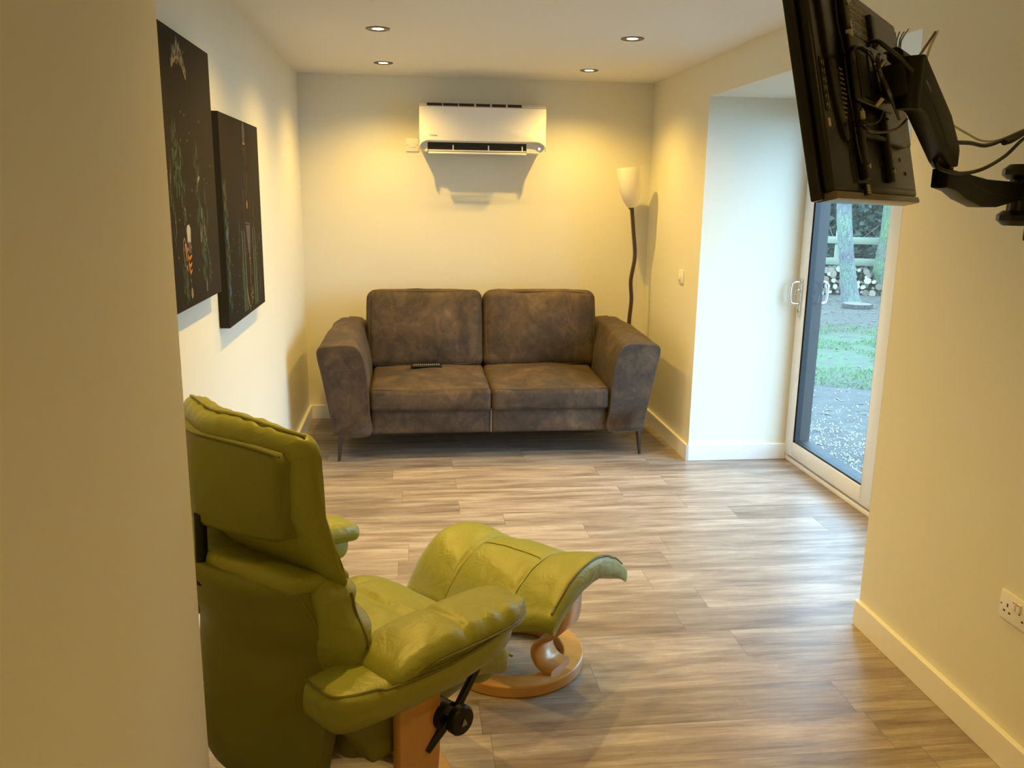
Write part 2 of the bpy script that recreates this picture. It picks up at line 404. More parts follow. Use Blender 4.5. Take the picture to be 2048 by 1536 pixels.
# local x -.425...425, z 0...30, y 0...-.205
def rpoly(x0, x1, z0, z1, rb, rt, n=6):
    P = []
    for cx, cz, r, a0 in ((x1-rb, z0+rb, rb, -90), (x1-rt, z1-rt, rt, 0), (x0+rt, z1-rt, rt, 90), (x0+rb, z0+rb, rb, 180)):
        for k in range(n+1):
            a = R(a0+90*k/n); P.append((cx+r*math.cos(a), cz+r*math.sin(a)))
    return P
def notched():
    P = rpoly(-0.425, 0.425, 0.0, 0.295, 0.052, 0.008)
    # start is bottom right corner start (x1-rb, z0); insert notch on bottom edge at end of list
    return P+[(-0.372, 0.0), (-0.372, 0.062), (0.300, 0.062), (0.300, 0.0)]
b = bm_new(); prism(b, notched(), -0.193, 0.0, 'y', 0); link('housing', b, M_acgrey, ac)
b = bm_new()
P = rpoly(-0.427, 0.427, 0.068, 0.290, 0.006, 0.008)
Pf = [(-0.427, 0.290-0.0)]+[]
fp = [(-0.427, 0.010), (-0.424, 0.030), (-0.410, 0.052), (-0.385, 0.066), (-0.36, 0.070), (0.36, 0.070), (0.385, 0.066), (0.410, 0.052), (0.424, 0.030), (0.427, 0.010), (0.427, 0.285), (0.423, 0.290), (-0.423, 0.290), (-0.427, 0.285)]
prism(b, fp, -0.228, -0.191, 'y', 0.006, seg=3); link('front_panel', b, M_acwhite, ac)
b = bm_new(); box(b, -0.371, 0.299, -0.185, -0.02, 0.002, 0.061); link('outlet_cavity', b, M_dark, ac)
b = bm_new(); prism(b, [(-0.214, 0.012), (-0.212, 0.006), (-0.10, -0.006), (-0.10, 0.0)], -0.368, 0.296, 'x', 0); 
box(b, -0.368, 0.296, -0.236, -0.212, -0.014, -0.002, 0.004); link('louvre_flap', b, M_acwhite, ac)
for x in (-0.20, 0.04, 0.27):
    b = bm_new(); box(b, x-0.004, x+0.004, -0.198, -0.15, 0.008, 0.045, 0.001); link('vane', b, M_acgrey, ac)
b = bm_new(); prism(b, [(-0.226, 0.291), (-0.185, 0.316), (0, 0.316), (0, 0.290)], -0.425, 0.425, 'x', 0); link('top_housing', b, M_acwhite, ac)
b = bm_new()
for i in range(6):
    x0 = -0.375+i*0.107; M = T(0, -0.2065, 0.3035) @ ER(x=33.0)
    box(b, x0+(0.006 if i >= 3 else 0), x0+0.101, -0.018, 0.018, -0.002, 0.0012, 0, M)
link('intake_slots', b, M_dark, ac)
b = bm_new(); lathe(b, [(0.0045, 0.0), (0.0050, 0.0015), (0.0072, 0.0015), (0.0078, 0.0)], 20, T(0.388, -0.194, 0.030) @ ER(x=90)); link('indicator_lamp', b, M_led, ac)
def text(s, size, M, mat, parent, name):
    cu = bpy.data.curves.new(name, 'FONT'); cu.body = s; cu.size = size; cu.extrude = 0.0004; cu.align_x = 'CENTER'
    tmp = bpy.data.objects.new('tmp', cu); COL.objects.link(tmp)
    dg = bpy.context.evaluated_depsgraph_get(); me = bpy.data.meshes.new_from_object(tmp.evaluated_get(dg))
    bpy.data.objects.remove(tmp); bpy.data.curves.remove(cu); me.transform(M); me.materials.clear(); me.materials.append(mat); me.name = name
    o = bpy.data.objects.new(name, me); COL.objects.link(o); o.parent = parent; return o
text('TOSHIBA', 0.013, T(-0.333, -0.2285, 0.098) @ ER(x=90), M_dark, ac, 'lettering')

# ------------------------------------------------------------------ electrical plates
sp = thing('fused_spur', 'small white fused spur plate tucked against the left end of the air conditioner', 'switch', (0.027, YB, 1.947))
b = bm_new(); box(b, -0.044, 0.044, -0.010, 0, -0.044, 0.044, 0.003); link('plate', b, M_plastic, sp)
b = bm_new(); box(b, -0.022, 0.022, -0.014, -0.010, -0.016, 0.016, 0.002); link('fuse_carrier', b, M_plastic, sp)
for x in (-0.034, 0.034):
    b = bm_new(); lathe(b, [(0, 0), (0.003, 0), (0.003, 0.001), (0, 0.001)], 10, T(x, -0.010, 0) @ ER(x=90)); link('screw', b, M_steel, sp)

sw = thing('light_switch', 'white rocker light switch plate on the right wall beside the door reveal', 'switch', (XR, 5.325, 1.125))
b = bm_new(); box(b, -0.009, 0, -0.043, 0.043, -0.043, 0.043, 0.003); link('plate', b, M_plastic, sw)
b = bm_new(); box(b, -0.016, -0.008, -0.006, 0.030, -0.018, 0.012, 0.002, ER(y=4)); link('rocker', b, M_plastic, sw)

so = thing('double_socket', 'white double wall socket low on the near right wall', 'socket', (XR, 2.066, 0.475))
b = bm_new(); box(b, -0.011, 0, -0.073, 0.073, -0.043, 0.043, 0.004); link('plate', b, M_plastic, so)
def hole(b, y, z, w, h): box(b, -0.0118, -0.0105, y-w/2, y+w/2, z-h/2, z+h/2, 0)
for yc in (0.038, -0.038):
    b = bm_new(); hole(b, yc, 0.004, 0.005, 0.010); hole(b, yc+0.011, -0.016, 0.008, 0.005); hole(b, yc-0.011, -0.016, 0.008, 0.005); hole(b, yc+0.026, 0.0, 0.004, 0.004)
    link('pin_holes', b, M_dark, so)
for yc in (0.008, -0.010):
    b = bm_new(); box(b, -0.018, -0.010, yc-0.0065, yc+0.0065, 0.004, 0.030, 0.002, None); link('rocker_switch', b, M_plastic, so)
b = bm_new()
for yc in (0.008, -0.010): box(b, -0.0186, -0.0176, yc-0.004, yc+0.004, 0.026, 0.029)
link('red_mark', b, plain('red_mark', (0.5, 0.08, 0.03), 0.4), so)

# ------------------------------------------------------------------ floor lamp
fl = thing('floor_lamp', 'wavy dark wood floor lamp with alabaster bowl shade, in the corner behind the sofa', 'floor lamp', (1.553, 5.93, 0))
def ribbon(bm, pts, w, d):
    P = cat(pts, 8); rings = []
    for i, p in enumerate(P):
        t = (P[min(i+1, len(P)-1)]-P[max(i-1, 0)]).normalized(); s = t.cross(Vector((0, 1, 0))).normalized()
        q = 0.75
        rings.append([p+s*w/2*a+Vector((0, d/2*c, 0)) for a, c in ((-1, -q), (-q, -1), (q, -1), (1, -q), (1, q), (q, 1), (-q, 1), (-1, q))])
    loft(bm, rings)
b = bm_new(); ribbon(b, [(0.01, 0, 0.02), (-0.012, 0, 0.25), (0.02, 0, 0.50), (0.0, 0, 0.72), (0.009, 0, 0.90), (-0.001, 0, 1.04), (0.020, 0, 1.21), (0.001, 0, 1.39), (-0.018, 0, 1.552)], 0.024, 0.024)
link('pole', b, M_darkwood, fl)
b = bm_new(); lathe(b, [(0.0, 0.0), (0.135, 0.0), (0.138, 0.006), (0.13, 0.014), (0.03, 0.022), (0.0, 0.022)], 40); link('base', b, M_darkwood, fl)
Ms = T(-0.020, 0, 1.545) @ ER(y=-6)
b = bm_new(); lathe(b, [(0.0, 0.0), (0.026, 0.0), (0.040, 0.022), (0.058, 0.06), (0.073, 0.11), (0.082, 0.17), (0.087, 0.23), (0.089, 0.272), (0.086, 0.272), (0.084, 0.23), (0.079, 0.17), (0.070, 0.11), (0.055, 0.062), (0.036, 0.028), (0.0, 0.015)], 48, Ms)
link('lamp_shade', b, M_shade, fl)
b = bm_new(); lathe(b, [(0.0, -0.012), (0.017, -0.012), (0.020, 0.0), (0.014, 0.03), (0.0, 0.03)], 20, Ms); link('lamp_holder', b, M_darkwood, fl)

# ------------------------------------------------------------------ sofa
sf = thing('two_seat_sofa', 'brown nubuck two seat sofa with slim dark legs, against the back wall', 'sofa', (0.49, 5.06, 0))
# local: x -1.04..1.04, y 0 front .. 1.05, z up
def armring(y, t, side):
    # t 0 front..1 back ; outline of section, counter clockwise
    top = 0.732+0.050*min(1, t*1.6)-0.010*t; xo = 1.042-0.055*t; xi = 0.782+0.01*t; xb = 0.950-0.02*t
    pts = [(0.742, 0.172), (0.742, 0.30), (0.748, 0.45), (0.760, 0.58), (xi-0.008, 0.66), (xi+0.020, top-0.020), (xi+0.055, top+0.002), (xi+0.12, top+0.006), (xo-0.07, top), (xo-0.022, top-0.004), (xo, top-0.022), (xo, 0.66), (xo-0.022, 0.55), (xo-0.055, 0.36), (xb+0.01, 0.20), (xb-0.002, 0.172)]
    c = cat([(x, 0, z) for x, z in pts], 4, True)
    return [Vector((side*p.x, y, p.z)) for p in c]
for side in (-1, 1):
    b = bm_new(); rings = []
    ys = [0.0, 0.006, 0.02, 0.05, 0.12, 0.22, 0.34, 0.46, 0.58, 0.70, 0.82, 0.92, 0.985, 1.0]
    for y in ys:
        rg = armring(y, y, side); c = sum(rg, Vector())/len(rg)
        s = 1.0
        if y < 0.03: s = 1-0.030*(1-y/0.03)**2*1.0
        if y > 0.95: s = 1-0.05*((y-0.95)/0.05)**2
        lean = 0.035*(0.45-0)/0.6
        rings.append([Vector((c.x+(p.x-c.x)*s, y+(0.02*(0.75-p.z)/0.6 if y < 0.5 else 0), c.z+(p.z-c.z)*s)) for p in rg])
    for rg in rings[2:-2]:
        for p in rg:
            if p.z > 0.6: p.z += 0.010*noise.noise(Vector((p.x*5, p.y*6, side*3)))
            p.x += 0.006*noise.noise(Vector((p.y*7, p.z*7, side*9)))
    loft(b, rings); arm = link('arm', b, M_sofa, sf, sharp=60)
    b = bm_new(); rg = [Vector((p.x, p.y-0.001, p.z)) for p in rings[1]]; tube(b, rg, 0.0042, 6, 0, True)
    link('piping', b, M_sofapipe, arm)
# base rail
b = bm_new()
for s in (-1, 1):
    k = cushion(0.369, 0.46, 0.082, 0.018, (0, 0.004, 0)); merge(b, k, T(s*0.3705, 0.52, 0.252))
base = link('seat_base', b, M_sofa, sf)
b = bm_new(); tube(b, [(0.0, 0.058, 0.175), (0.0, 0.0555, 0.25), (0.0, 0.058, 0.33)], 0.0035, 6, 2); link('centre_seam', b, M_stitch, base)
b = bm_new(); k = cushion(0.93, 0.07, 0.29, 0.05, (0, 0, 0)); merge(b, k, T(0, 0.95, 0.46)); link('back_frame', b, M_sofa, sf)
def seatc(s):
    def d(p):
        f = (0.36-p.y)/0.72
        z = p.z
        if p.z > 0: z = p.z+0.012*noise.noise(Vector((p.x*5+s*3, p.y*6, 1)))*1.0
        x = p.x
        # crease across the top a third from the back
        if p.z > 0.03: z -= 0.006*math.exp(-((p.y-0.16+0.03*math.cos(p.x*4))/0.010)**2)
        return (x, p.y+0.012*math.cos(p.x*4), z+0.012*(p.y/0.36))
    k = cushion(0.368, 0.375, 0.068, 0.028, (0.003, 0.012, 0.034), 5, 22, d)
    b = bm_new(); merge(b, k, T(s*0.3705, 0.395, 0.398)); o = link('seat_cushion', b, M_sofa, sf, sharp=70)
    b = bm_new()
    for zz in (0.458, 0.338):
        ln = [(s*0.3705+x, 0.395-0.375+0.013+0.010*(x/0.36)**2-0.004-0.000, zz+(0.004*math.sin(x*9+s) if zz > .4 else 0)) for x in (-0.355, -0.24, -0.12, 0, 0.12, 0.24, 0.355)]
        tube(b, ln, 0.0030, 6, 4)
    link('piping', b, M_sofapipe, o)
    b = bm_new(); ln = []
    link_pts = [(s*0.3705+x, 0.395+0.15-0.03*math.cos(x*4)+0.012*math.cos(x*4), 0.0) for x in (-0.33, -0.2, -0.1, 0, 0.1, 0.2, 0.33)]
    b.free()
for s in (-1, 1): seatc(s)
def backc(s):
    def d(p):
        z = p.z; x = p.x; y = p.y
        y += 0.012*noise.noise(Vector((x*5+s*7, z*5, 2)))
        f = (z+0.26)/0.52
        if z > 0.2: z += 0.006*noise.noise(Vector((x*9+s, 3, 1)))
        x *= 1.0+0.012*(1-f)
        return (x, y, z)
    k = cushion(0.388, 0.095, 0.262, 0.055, (0.006, 0.035, 0.012), 6, 14, d)
    b = bm_new(); Mx = T(s*0.3935, 0.77, 0.715) @ ER(x=-12)
    merge(b, k, Mx); o = link('back_cushion', b, M_sofa, sf, sharp=70)
    b = bm_new(); ln = []
    for k in range(24):
        a = 2*math.pi*k/24; cx, cz = math.cos(a), math.sin(a); e = 0.28
        ln.append((0.374*sgn(cx)*abs(cx)**e, -0.083, 0.248*sgn(cz)*abs(cz)**e))
    tube(b, ln, 0.0035, 6, 2, True, M=Mx); link('piping', b, M_sofapipe, o)
for s in (-1, 1): backc(s)
for x, y in ((-0.935, 0.085), (0.965, 0.105), (-0.90, 0.93), (0.90, 0.93)):
    b = bm_new(); sx = 1 if x > 0 else -1
    cyl(b, (x-sx*0.012, y, 0.180), (x+sx*0.003, y-0.004, 0.0), 0.0185, 0.0085, 16); link('leg', b, M_bronze, sf)
b = bm_new(); box(b, 1.010, 1.014, 0.16, 0.185, 0.555, 0.580, 0.001); link('fabric_tag', b, M_sofapipe, sf)

rc = thing('remote_control', 'black remote control lying on the left sofa seat cushion', 'remote control', (0.10, 5.54, 0.5115), R(2))
b = bm_new(); merge(b, cushion(0.102, 0.024, 0.010, 0.008, (0, 0, 0.002), 3, 4)); link('body', b, M_black, rc)
b = bm_new()
for i in range(13):
    for j in range(3):
        box(b, -0.085+i*0.0135, -0.077+i*0.0135, -0.016+j*0.012, -0.009+j*0.012, 0.0105, 0.0135, 0.001)
link('buttons', b, plain('grey_rubber_buttons', (0.22, 0.21, 0.20), 0.5, var=0.3, scale=80), rc)

# ------------------------------------------------------------------ pictures
CX = XL+0.04
def strokes(bm, segs, mi, w=0.003):
    """flat brush strokes on the picture plane: list of (y0,z0,y1,z1[,w])"""
    for s in segs:
        y0, z0, y1, z1 = s[:4]; ww = s[4] if len(s) > 4 else w
        d = Vector((0, y1-y0, z1-z0)); n = Vector((0, -d.z, d.y)).normalized()*ww/2
        a = Vector((0.0006, y0, z0)); c = Vector((0.0006, y1, z1))
        vs = [bm.verts.new(p) for p in (a-n, a+n, c+n*0.6, c-n*0.6)]
        f = bm.faces.new(vs); f.material_index = mi
def poly(bm, pts, mi, h=0.0008):
    vs = [bm.verts.new((h, y, z)) for y, z in pts]; f = bm.faces.new(vs); f.material_index = mi
def ell(bm, y, z, ry, rz, mi, h=0.0009, n=16):
    poly(bm, [(y+ry*math.cos(2*math.pi*k/n), z+rz*math.sin(2*math.pi*k/n)) for k in range(n)], mi, h)
PM = [plain('gold_paint', (0.42, 0.24, 0.06), 0.5, var=0.4, scale=60), plain('peacock_green_paint', (0.028, 0.13, 0.075), 0.5, var=0.7, scale=40), plain('blue_paint', (0.025, 0.055, 0.18), 0.5, var=0.5, scale=60),
      plain('silver_paint', (0.38, 0.36, 0.31), 0.5, var=0.4, scale=80), plain('orange_skin_paint', (0.50, 0.17, 0.025), 0.5, var=0.35, scale=60), plain('plum_paint', (0.060, 0.045, 0.050), 0.6, var=0.3), plain('dull_green_paint', (0.026, 0.040, 0.018), 0.6, var=0.3, scale=12), plain('olive_gold_paint', (0.20, 0.16, 0.07), 0.5, var=0.5, scale=50)]
def canvas(y0, y1, z0, z1, label, rng):
    yc, zc = (y0+y1)/2, (z0+z1)/2
    t = thing('canvas_picture', label, 'picture', (XL, yc, zc), 0)
    b = bm_new(); box(b, 0.006, 0.040, y0-yc, y1-yc, z0-zc, z1-zc, 0.0015); c = link('stretched_canvas', b, [M_canvas], t)
    bb = bm_new(); ww = 0.012
    box(bb, 0.0, 0.010, y0-yc+0.02, y1-yc-0.02, z0-zc+0.02, z1-zc-0.02); link('stretcher', bb, M_canvas_edge, t)
    b = bm_new(); box(b, 0.004, 0.0395, y0-yc-0.0012, y0-yc+0.0005, z0-zc, z1-zc); box(b, 0.004, 0.0395, y1-yc-0.0005, y1-yc+0.0012, z0-zc, z1-zc); box(b, 0.004, 0.0395, y0-yc, y1-yc, z0-zc-0.0012, z0-zc+0.0005)
    link('canvas_edge', b, M_canvas_edge, t)
    return t, yc, zc
def motif(t, yc, zc, bm, name):
    bmesh.ops.translate(bm, vec=(0.0403, -yc, -zc), verts=bm.verts[:]); link(name, bm, PM, t, smooth=False)
def feather(bm, y, z0, z1, n, rnd):
    for i in range(n):
        zz = z0+(z1-z0)*i/n; yy = y+0.02*math.sin(i*0.35)+rnd.uniform(-0.012, 0.012)
        strokes(bm, [(yy, zz, yy+rnd.uniform(-0.008, 0.008), zz+rnd.uniform(0.02, 0.05))], 1 if rnd.random() < .75 else 7, rnd.uniform(0.001, 0.0035))
rn = random.Random(4)
t1, yc, zc = canvas(2.44, 3.300, 1.258, 2.095, 'dark canvas painting with a gold crown and a hand holding a goblet', rn)
b = bm_new()
# crown: arched band with spikes
arc = [(2.79+0.085*k/6*1.95, 1.985-0.0+0.045*math.sin(math.pi*k/6)-0.02*k/6) for k in range(7)]
strokes(b, [(arc[i][0], arc[i][1], arc[i+1][0], arc[i+1][1], 0.011) for i in range(6)], 0)
for k in range(13):
    y = 2.79+0.165*k/12; zb = 1.985+0.045*math.sin(math.pi*k/12)-0.02*k/12; hgt = 0.028+0.024*math.sin(math.pi*k/12)+rn.uniform(-.010, .010)
    strokes(b, [(y, zb, y+rn.uniform(-.004, .004), zb+hgt, 0.005)], 7 if k % 3 else 3)
    ell(b, y, zb+hgt*rn.uniform(.35, .7), 0.0055, 0.011, 3 if k % 2 else 7)
strokes(b, [(2.795+0.16*rn.random(), 2.0, 2.795+0.16*rn.random(), 2.05, 0.002) for _ in range(14)], 7)
motif(t1, yc, zc, b, 'painted_crown')
b = bm_new()
# goblet and hand
poly(b, [(2.845, 1.46), (2.885, 1.455), (2.892, 1.505), (2.875, 1.518), (2.850, 1.515), (2.84, 1.50)], 3)
poly(b, [(2.852, 1.43), (2.885, 1.425), (2.887, 1.46), (2.85, 1.465)], 5, 0.0011)
for i, (dy, dz) in enumerate(((0, 0), (0.002, -0.026), (0.004, -0.050), (0.0, -0.072))):
    strokes(b, [(2.825+i*0.008, 1.455+dz, 2.858, 1.435+dz, 0.011), (2.858, 1.435+dz, 2.893-i*0.004, 1.448+dz-0.002, 0.011)], 4)
strokes(b, [(2.815, 1.46, 2.825, 1.405, 0.012), (2.82, 1.39, 2.83, 1.372, 0.010), (2.832, 1.455, 2.845, 1.385, 0.010)], 4)
strokes(b, [(2.855, 1.36, 2.858, 1.30, 0.003), (2.857, 1.30, 2.857, 1.285, 0.005)], 7); ell(b, 2.862, 1.30, 0.014, 0.018, 7)
strokes(b, [(2.856, 1.345, 2.859, 1.335, 0.006)], 3)
cv = [(2.80, 1.39), (2.79, 1.43), (2.793, 1.465), (2.806, 1.478), (2.82, 1.465), (2.826, 1.445)]
strokes(b, [(cv[i][0], cv[i][1], cv[i+1][0], cv[i+1][1], 0.004) for i in range(5)], 3)
motif(t1, yc, zc, b, 'painted_goblet_hand')
b = bm_new()
strokes(b, [(3.030, 1.655, 3.055, 1.668, 0.016)], 3)
for y, za, zb, n in ((2.76, 1.60, 1.80, 60), (2.82, 1.50, 1.76, 50), (3.02, 1.45, 1.75, 60), (3.06, 1.28, 1.55, 70), (3.12, 1.30, 1.62, 30), (2.70, 1.45, 1.7, 22), (2.80, 1.27, 1.38, 40), (2.62, 1.3, 1.45, 12)): feather(b, y, za, zb, n, rn)
for y, z in ((3.03, 1.47), (3.085, 1.49), (3.07, 1.30), (3.06, 1.55)): ell(b, y, z, 0.009, 0.018, 7, 0.0010); ell(b, y, z, 0.006, 0.012, 2, 0.0012)
for _ in range(34):
    y, z = rn.uniform(2.5, 3.25), rn.uniform(1.30, 1.95); ell(b, y, z, 0.003, 0.0045, 7)
motif(t1, yc, zc, b, 'painted_feathers')
t2, yc, zc = canvas(3.412, 4.250, 1.100, 1.912, 'dark canvas painting with a gold wand and fingers, further along the left wall', rn)
b = bm_new()
ell(b, 3.888, 1.895-0.03, 0.028, 0.045, 5); poly(b, [(3.865, 1.815), (3.91, 1.815), (3.905, 1.835), (3.888, 1.842), (3.868, 1.835)], 4)
for y in (3.875, 3.915):
    pts = [(y+0.014*math.cos(R(a)), 1.765+0.04*math.sin(R(a))) for a in range(-60, 210, 30)]
    strokes(b, [(pts[i][0], pts[i][1], pts[i+1][0], pts[i+1][1], 0.002) for i in range(len(pts)-1)], 7)
strokes(b, [(3.868, 1.70, 3.883, 1.63, 0.003), (3.93, 1.70, 3.905, 1.60, 0.003), (3.883, 1.63, 3.888, 1.56, 0.002)], 7)
ell(b, 3.895, 1.565, 0.011, 0.018, 4)
strokes(b, [(3.815, 1.63, 3.835, 1.49, 0.007), (3.965, 1.62, 3.955, 1.49, 0.007), (3.835, 1.49, 3.955, 1.482, 0.006)], 5)
poly(b, [(3.845, 1.48), (3.945, 1.478), (3.92, 1.36), (3.88, 1.36)], 5, 0.0005)
motif(t2, yc, zc, b, 'painted_figure')
b = bm_new()
strokes(b, [(3.905, 1.36, 3.90, 1.22, 0.006), (3.897, 1.335, 3.914, 1.333, 0.010)], 0)
for k in range(26):
    a = rn.uniform(0, 6.28); r = rn.uniform(0.2, 1); y, z = 3.915+0.032*r*math.cos(a), 1.185+0.05*r*math.sin(a); strokes(b, [(y, z, y+rn.uniform(-.012, .012), z+rn.uniform(-.022, .022), 0.0035)], 0)
for k in range(4): strokes(b, [(3.80+k*0.012, 1.215-k*0.02, 3.83+k*0.010, 1.145-k*0.01, 0.005), (3.83+k*0.010, 1.145-k*0.01, 3.865, 1.125-k*0.006, 0.005)], 0)
motif(t2, yc, zc, b, 'painted_wand')
b = bm_new()
for y, za, zb, n in ((3.455, 1.15, 1.65, 150), (3.70, 1.2, 1.5, 20), (4.02, 1.2, 1.55, 25), (4.12, 1.15, 1.4, 18)): feather(b, y, za, zb, n, rn)
for z in (1.46, 1.24): ell(b, 3.452, z, 0.016, 0.024, 2, 0.0012)
for _ in range(40):
    y, z = rn.uniform(3.5, 4.2), rn.uniform(1.13, 1.45); ell(b, y, z, 0.003, 0.004, 7)
for y in (3.75, 3.80, 4.00, 4.05): poly(b, [(y-0.022, 1.12), (y+0.022, 1.12), (y+0.012, 1.45), (y-0.01, 1.47)], 6, 0.0003)
motif(t2, yc, zc, b, 'painted_feathers')

# ------------------------------------------------------------------ green recliner armchair
CH = thing('recliner_armchair', 'green leather recliner armchair seen from behind, raised headrest and wooden base', 'armchair', (-0.20, 2.07, 0), R(-50))
def interp(x, tab):
    if x <= tab[0][0]: return tab[0][1]
    for (a, va), (c, vc) in zip(tab, tab[1:]):
        if x <= c:
            t = (x-a)/(c-a); t = t*t*(3-2*t)*0.5+t*0.5
            return va+(vc-va)*t
    return tab[-1][1]
def ring_base(parent, ro, ri, h, mat, name='base_ring'):
    b = bm_new(); e = 0.005
    lathe(b, [(ri, 0.004), (ri+0.004, 0.0), (ro-0.004, 0.0), (ro, 0.006), (ro, h-e), (ro-e*0.4, h-e*0.3), (ro-e, h), (ri+e, h), (ri+e*0.3, h-e*0.4), (ri, h-e), (ri, 0.004)], 72)
    return link(name, b, mat, parent, sharp=18)
def plank(parent, prof, y0, y1, th, mat, name, flip=1, sm=8):
    """bent plywood: profile in x-z, width along y"""
    P = cat([(x, 0, z) for x, z in prof], sm); rings = []
    for i, p in enumerate(P):
        t = (P[min(i+1, len(P)-1)]-P[max(i-1, 0)]).normalized(); s = Vector((t.z, 0, -t.x))*th/2; bv = 0.004
        rr = []
        for a, y in ((-1, y0+bv), (-0.6, y0), (0.6, y0), (1, y0+bv), (1, y1-bv), (0.6, y1), (-0.6, y1), (-1, y1-bv)):
            q = p+s*a; rr.append(Vector((q.x*flip, y, q.z)))
        rings.append(rr)
    b = bm_new(); loft(b, rings); return link(name, b, mat, parent, sharp=50)
ring_base(CH, 0.305, 0.225, 0.045, M_beech)
for s in (-1, 1):
    plank(CH, [(0.275, 0.047), (0.235, 0.062), (0.205, 0.105), (0.225, 0.155), (0.285, 0.19), (0.322, 0.235), (0.335, 0.30), (0.338, 0.40), (0.338, 0.552)], -0.082, 0.048, 0.026, M_beech, 'side_post', s)
b = bm_new(); box(b, -0.32, 0.32, -0.03, 0.03, 0.30, 0.335, 0.006); link('cross_bar', b, M_black, CH)
# seat underframe and seat cushion
def seatdef(p):
    y = p.y; z = p.z-0.10*max(0, (y-0.16))**1.5/0.12**0.5*0.5
    z += -0.03*(1-(y+0.3)/0.6)
    return (p.x*(1-0.05*max(0, y)/0.3), y, z)
b = bm_new()
def ud(p):
    return (p.x*(1-0.12*(p.y+0.26)/0.5), p.y, p.z+0.05*p.y+0.02*(p.y/0.26)**2)
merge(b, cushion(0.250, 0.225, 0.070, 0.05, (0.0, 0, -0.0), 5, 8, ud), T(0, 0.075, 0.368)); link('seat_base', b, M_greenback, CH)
def sd(p):
    x, y, z = p
    w = 0.007
    if z > 0:
        z += 0.006*noise.noise(Vector((x*9, y*22, 3)))
        z -= 0.010*math.exp(-((y-0.065)/0.010)**2)*(1 if abs(x) < 0.2 else 0.3)
        z -= 0.010*math.exp(-((abs(x)-0.195)/0.009)**2)
    z += -0.020*((y+0.05)/0.3)-0.06*max(0, (y-0.13)/0.16)**2
    return (x*(1-0.03*(y/0.3)), y, z)
b = bm_new(); merge(b, cushion(0.285, 0.290, 0.062, 0.05, (0.0, 0.01, 0.022), 6, 34, sd), T(0, 0.100, 0.452)); seat = link('seat_cushion', b, M_green, CH, sharp=75)
b = bm_new(); tube(b, [(x*0.27, 0.385+0.004*math.cos(x*3), 0.392) for x in (-1, -.5, 0, .5, 1)], 0.0035, 6, 4)
link('front_piping', b, M_greenpipe_shaded, seat)
def on_seat(x, y):
    p = sd((x, y-0.100, 0.062+0.022*(1-(x/0.285)**2)*(1-((y-0.100)/0.290)**2))); return (p[0], p[1]+0.100, p[2]+0.452+0.0012)
b = bm_new(); tube(b, [on_seat(x*0.195, 0.165) for x in (-1, -.7, -.4, -.1, .2, .5, .8, 1)], 0.0018, 6, 2)
for q in (-1, 1): tube(b, [on_seat(q*0.195, y) for y in (-0.14, -0.05, 0.03, 0.1, 0.2, 0.28, 0.33)], 0.0018, 6, 2)
link('seat_seams', b, M_greenpipe_shaded, seat)
b = bm_new(); merge(b, cushion(0.235, 0.05, 0.060, 0.045, (0, 0.01, 0), 5, 8), T(0, 0.332, 0.365)); link('front_roll', b, M_green, CH)
# back shell (smooth rear panel)
def shellw(z): return interp(z, [(0.235, 0.03), (0.245, 0.12), (0.262, 0.175), (0.30, 0.232), (0.35, 0.258), (0.45, 0.268), (0.60, 0.272), (0.72, 0.266), (0.79, 0.252), (0.812, 0.235), (0.820, 0.20)])
def shelly(z): return interp(z, [(0.235, -0.235), (0.35, -0.245), (0.48, -0.225), (0.62, -0.215), (0.72, -0.240), (0.82, -0.275)])
b = bm_new(); rings = []
zs = [0.235+0.585*i/40 for i in range(41)]
for z in zs:
    w = shellw(z); ye = shelly(z); bulge = 0.085*min(1, w/0.25); r = []
    N = 24
    for k in range(N+1):
        u = -1+2*k/N; e = 1-abs(u)**3.2
        r.append(Vector((u*w, ye-bulge*(1-u*u)-0.02*e, z)))
    for k in range(N+1):
        u = 1-2*k/N; r.append(Vector((u*(w-0.008), ye+0.045-bulge*0.8*(1-u*u)*0.5, z)))
    rings.append(r)
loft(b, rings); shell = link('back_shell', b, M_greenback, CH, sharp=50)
b = bm_new()
for s in (-1, 1):
    tube(b, [(s*(shellw(z)-0.001), shelly(z)+0.002, z) for z in [0.27+0.53*i/14 for i in range(15)]], 0.0035, 6, 2)
tube(b, [(u*0.225, -0.268-0.085*(1-u*u)-0.012, 0.800-0.028*(1-u*u)*0-0.004*0) for u in [-1+2*i/12 for i in range(13)]], 0.003, 6, 2)
tube(b, [(u*0.262, -0.232-0.085*(1-u*u)-0.012, 0.345-0.03*u*u*0) for u in [-1+2*i/12 for i in range(13)]], 0.0018, 6, 2)
link('shell_seams', b, M_greenback, shell)
# padded top between shell and headrest
b = bm_new()
def td(p): return (p.x, p.y-0.075*(1-(p.x/0.26)**2)+0.0, p.z+0.006*noise.noise(Vector((p.x*20, p.y*10, 0))))
merge(b, cushion(0.258, 0.075, 0.024, 0.022, (0, 0, 0.002), 5, 16, td), T(0, -0.200, 0.800) @ ER(x=-10)); link('shell_top_pad', b, M_green, CH)
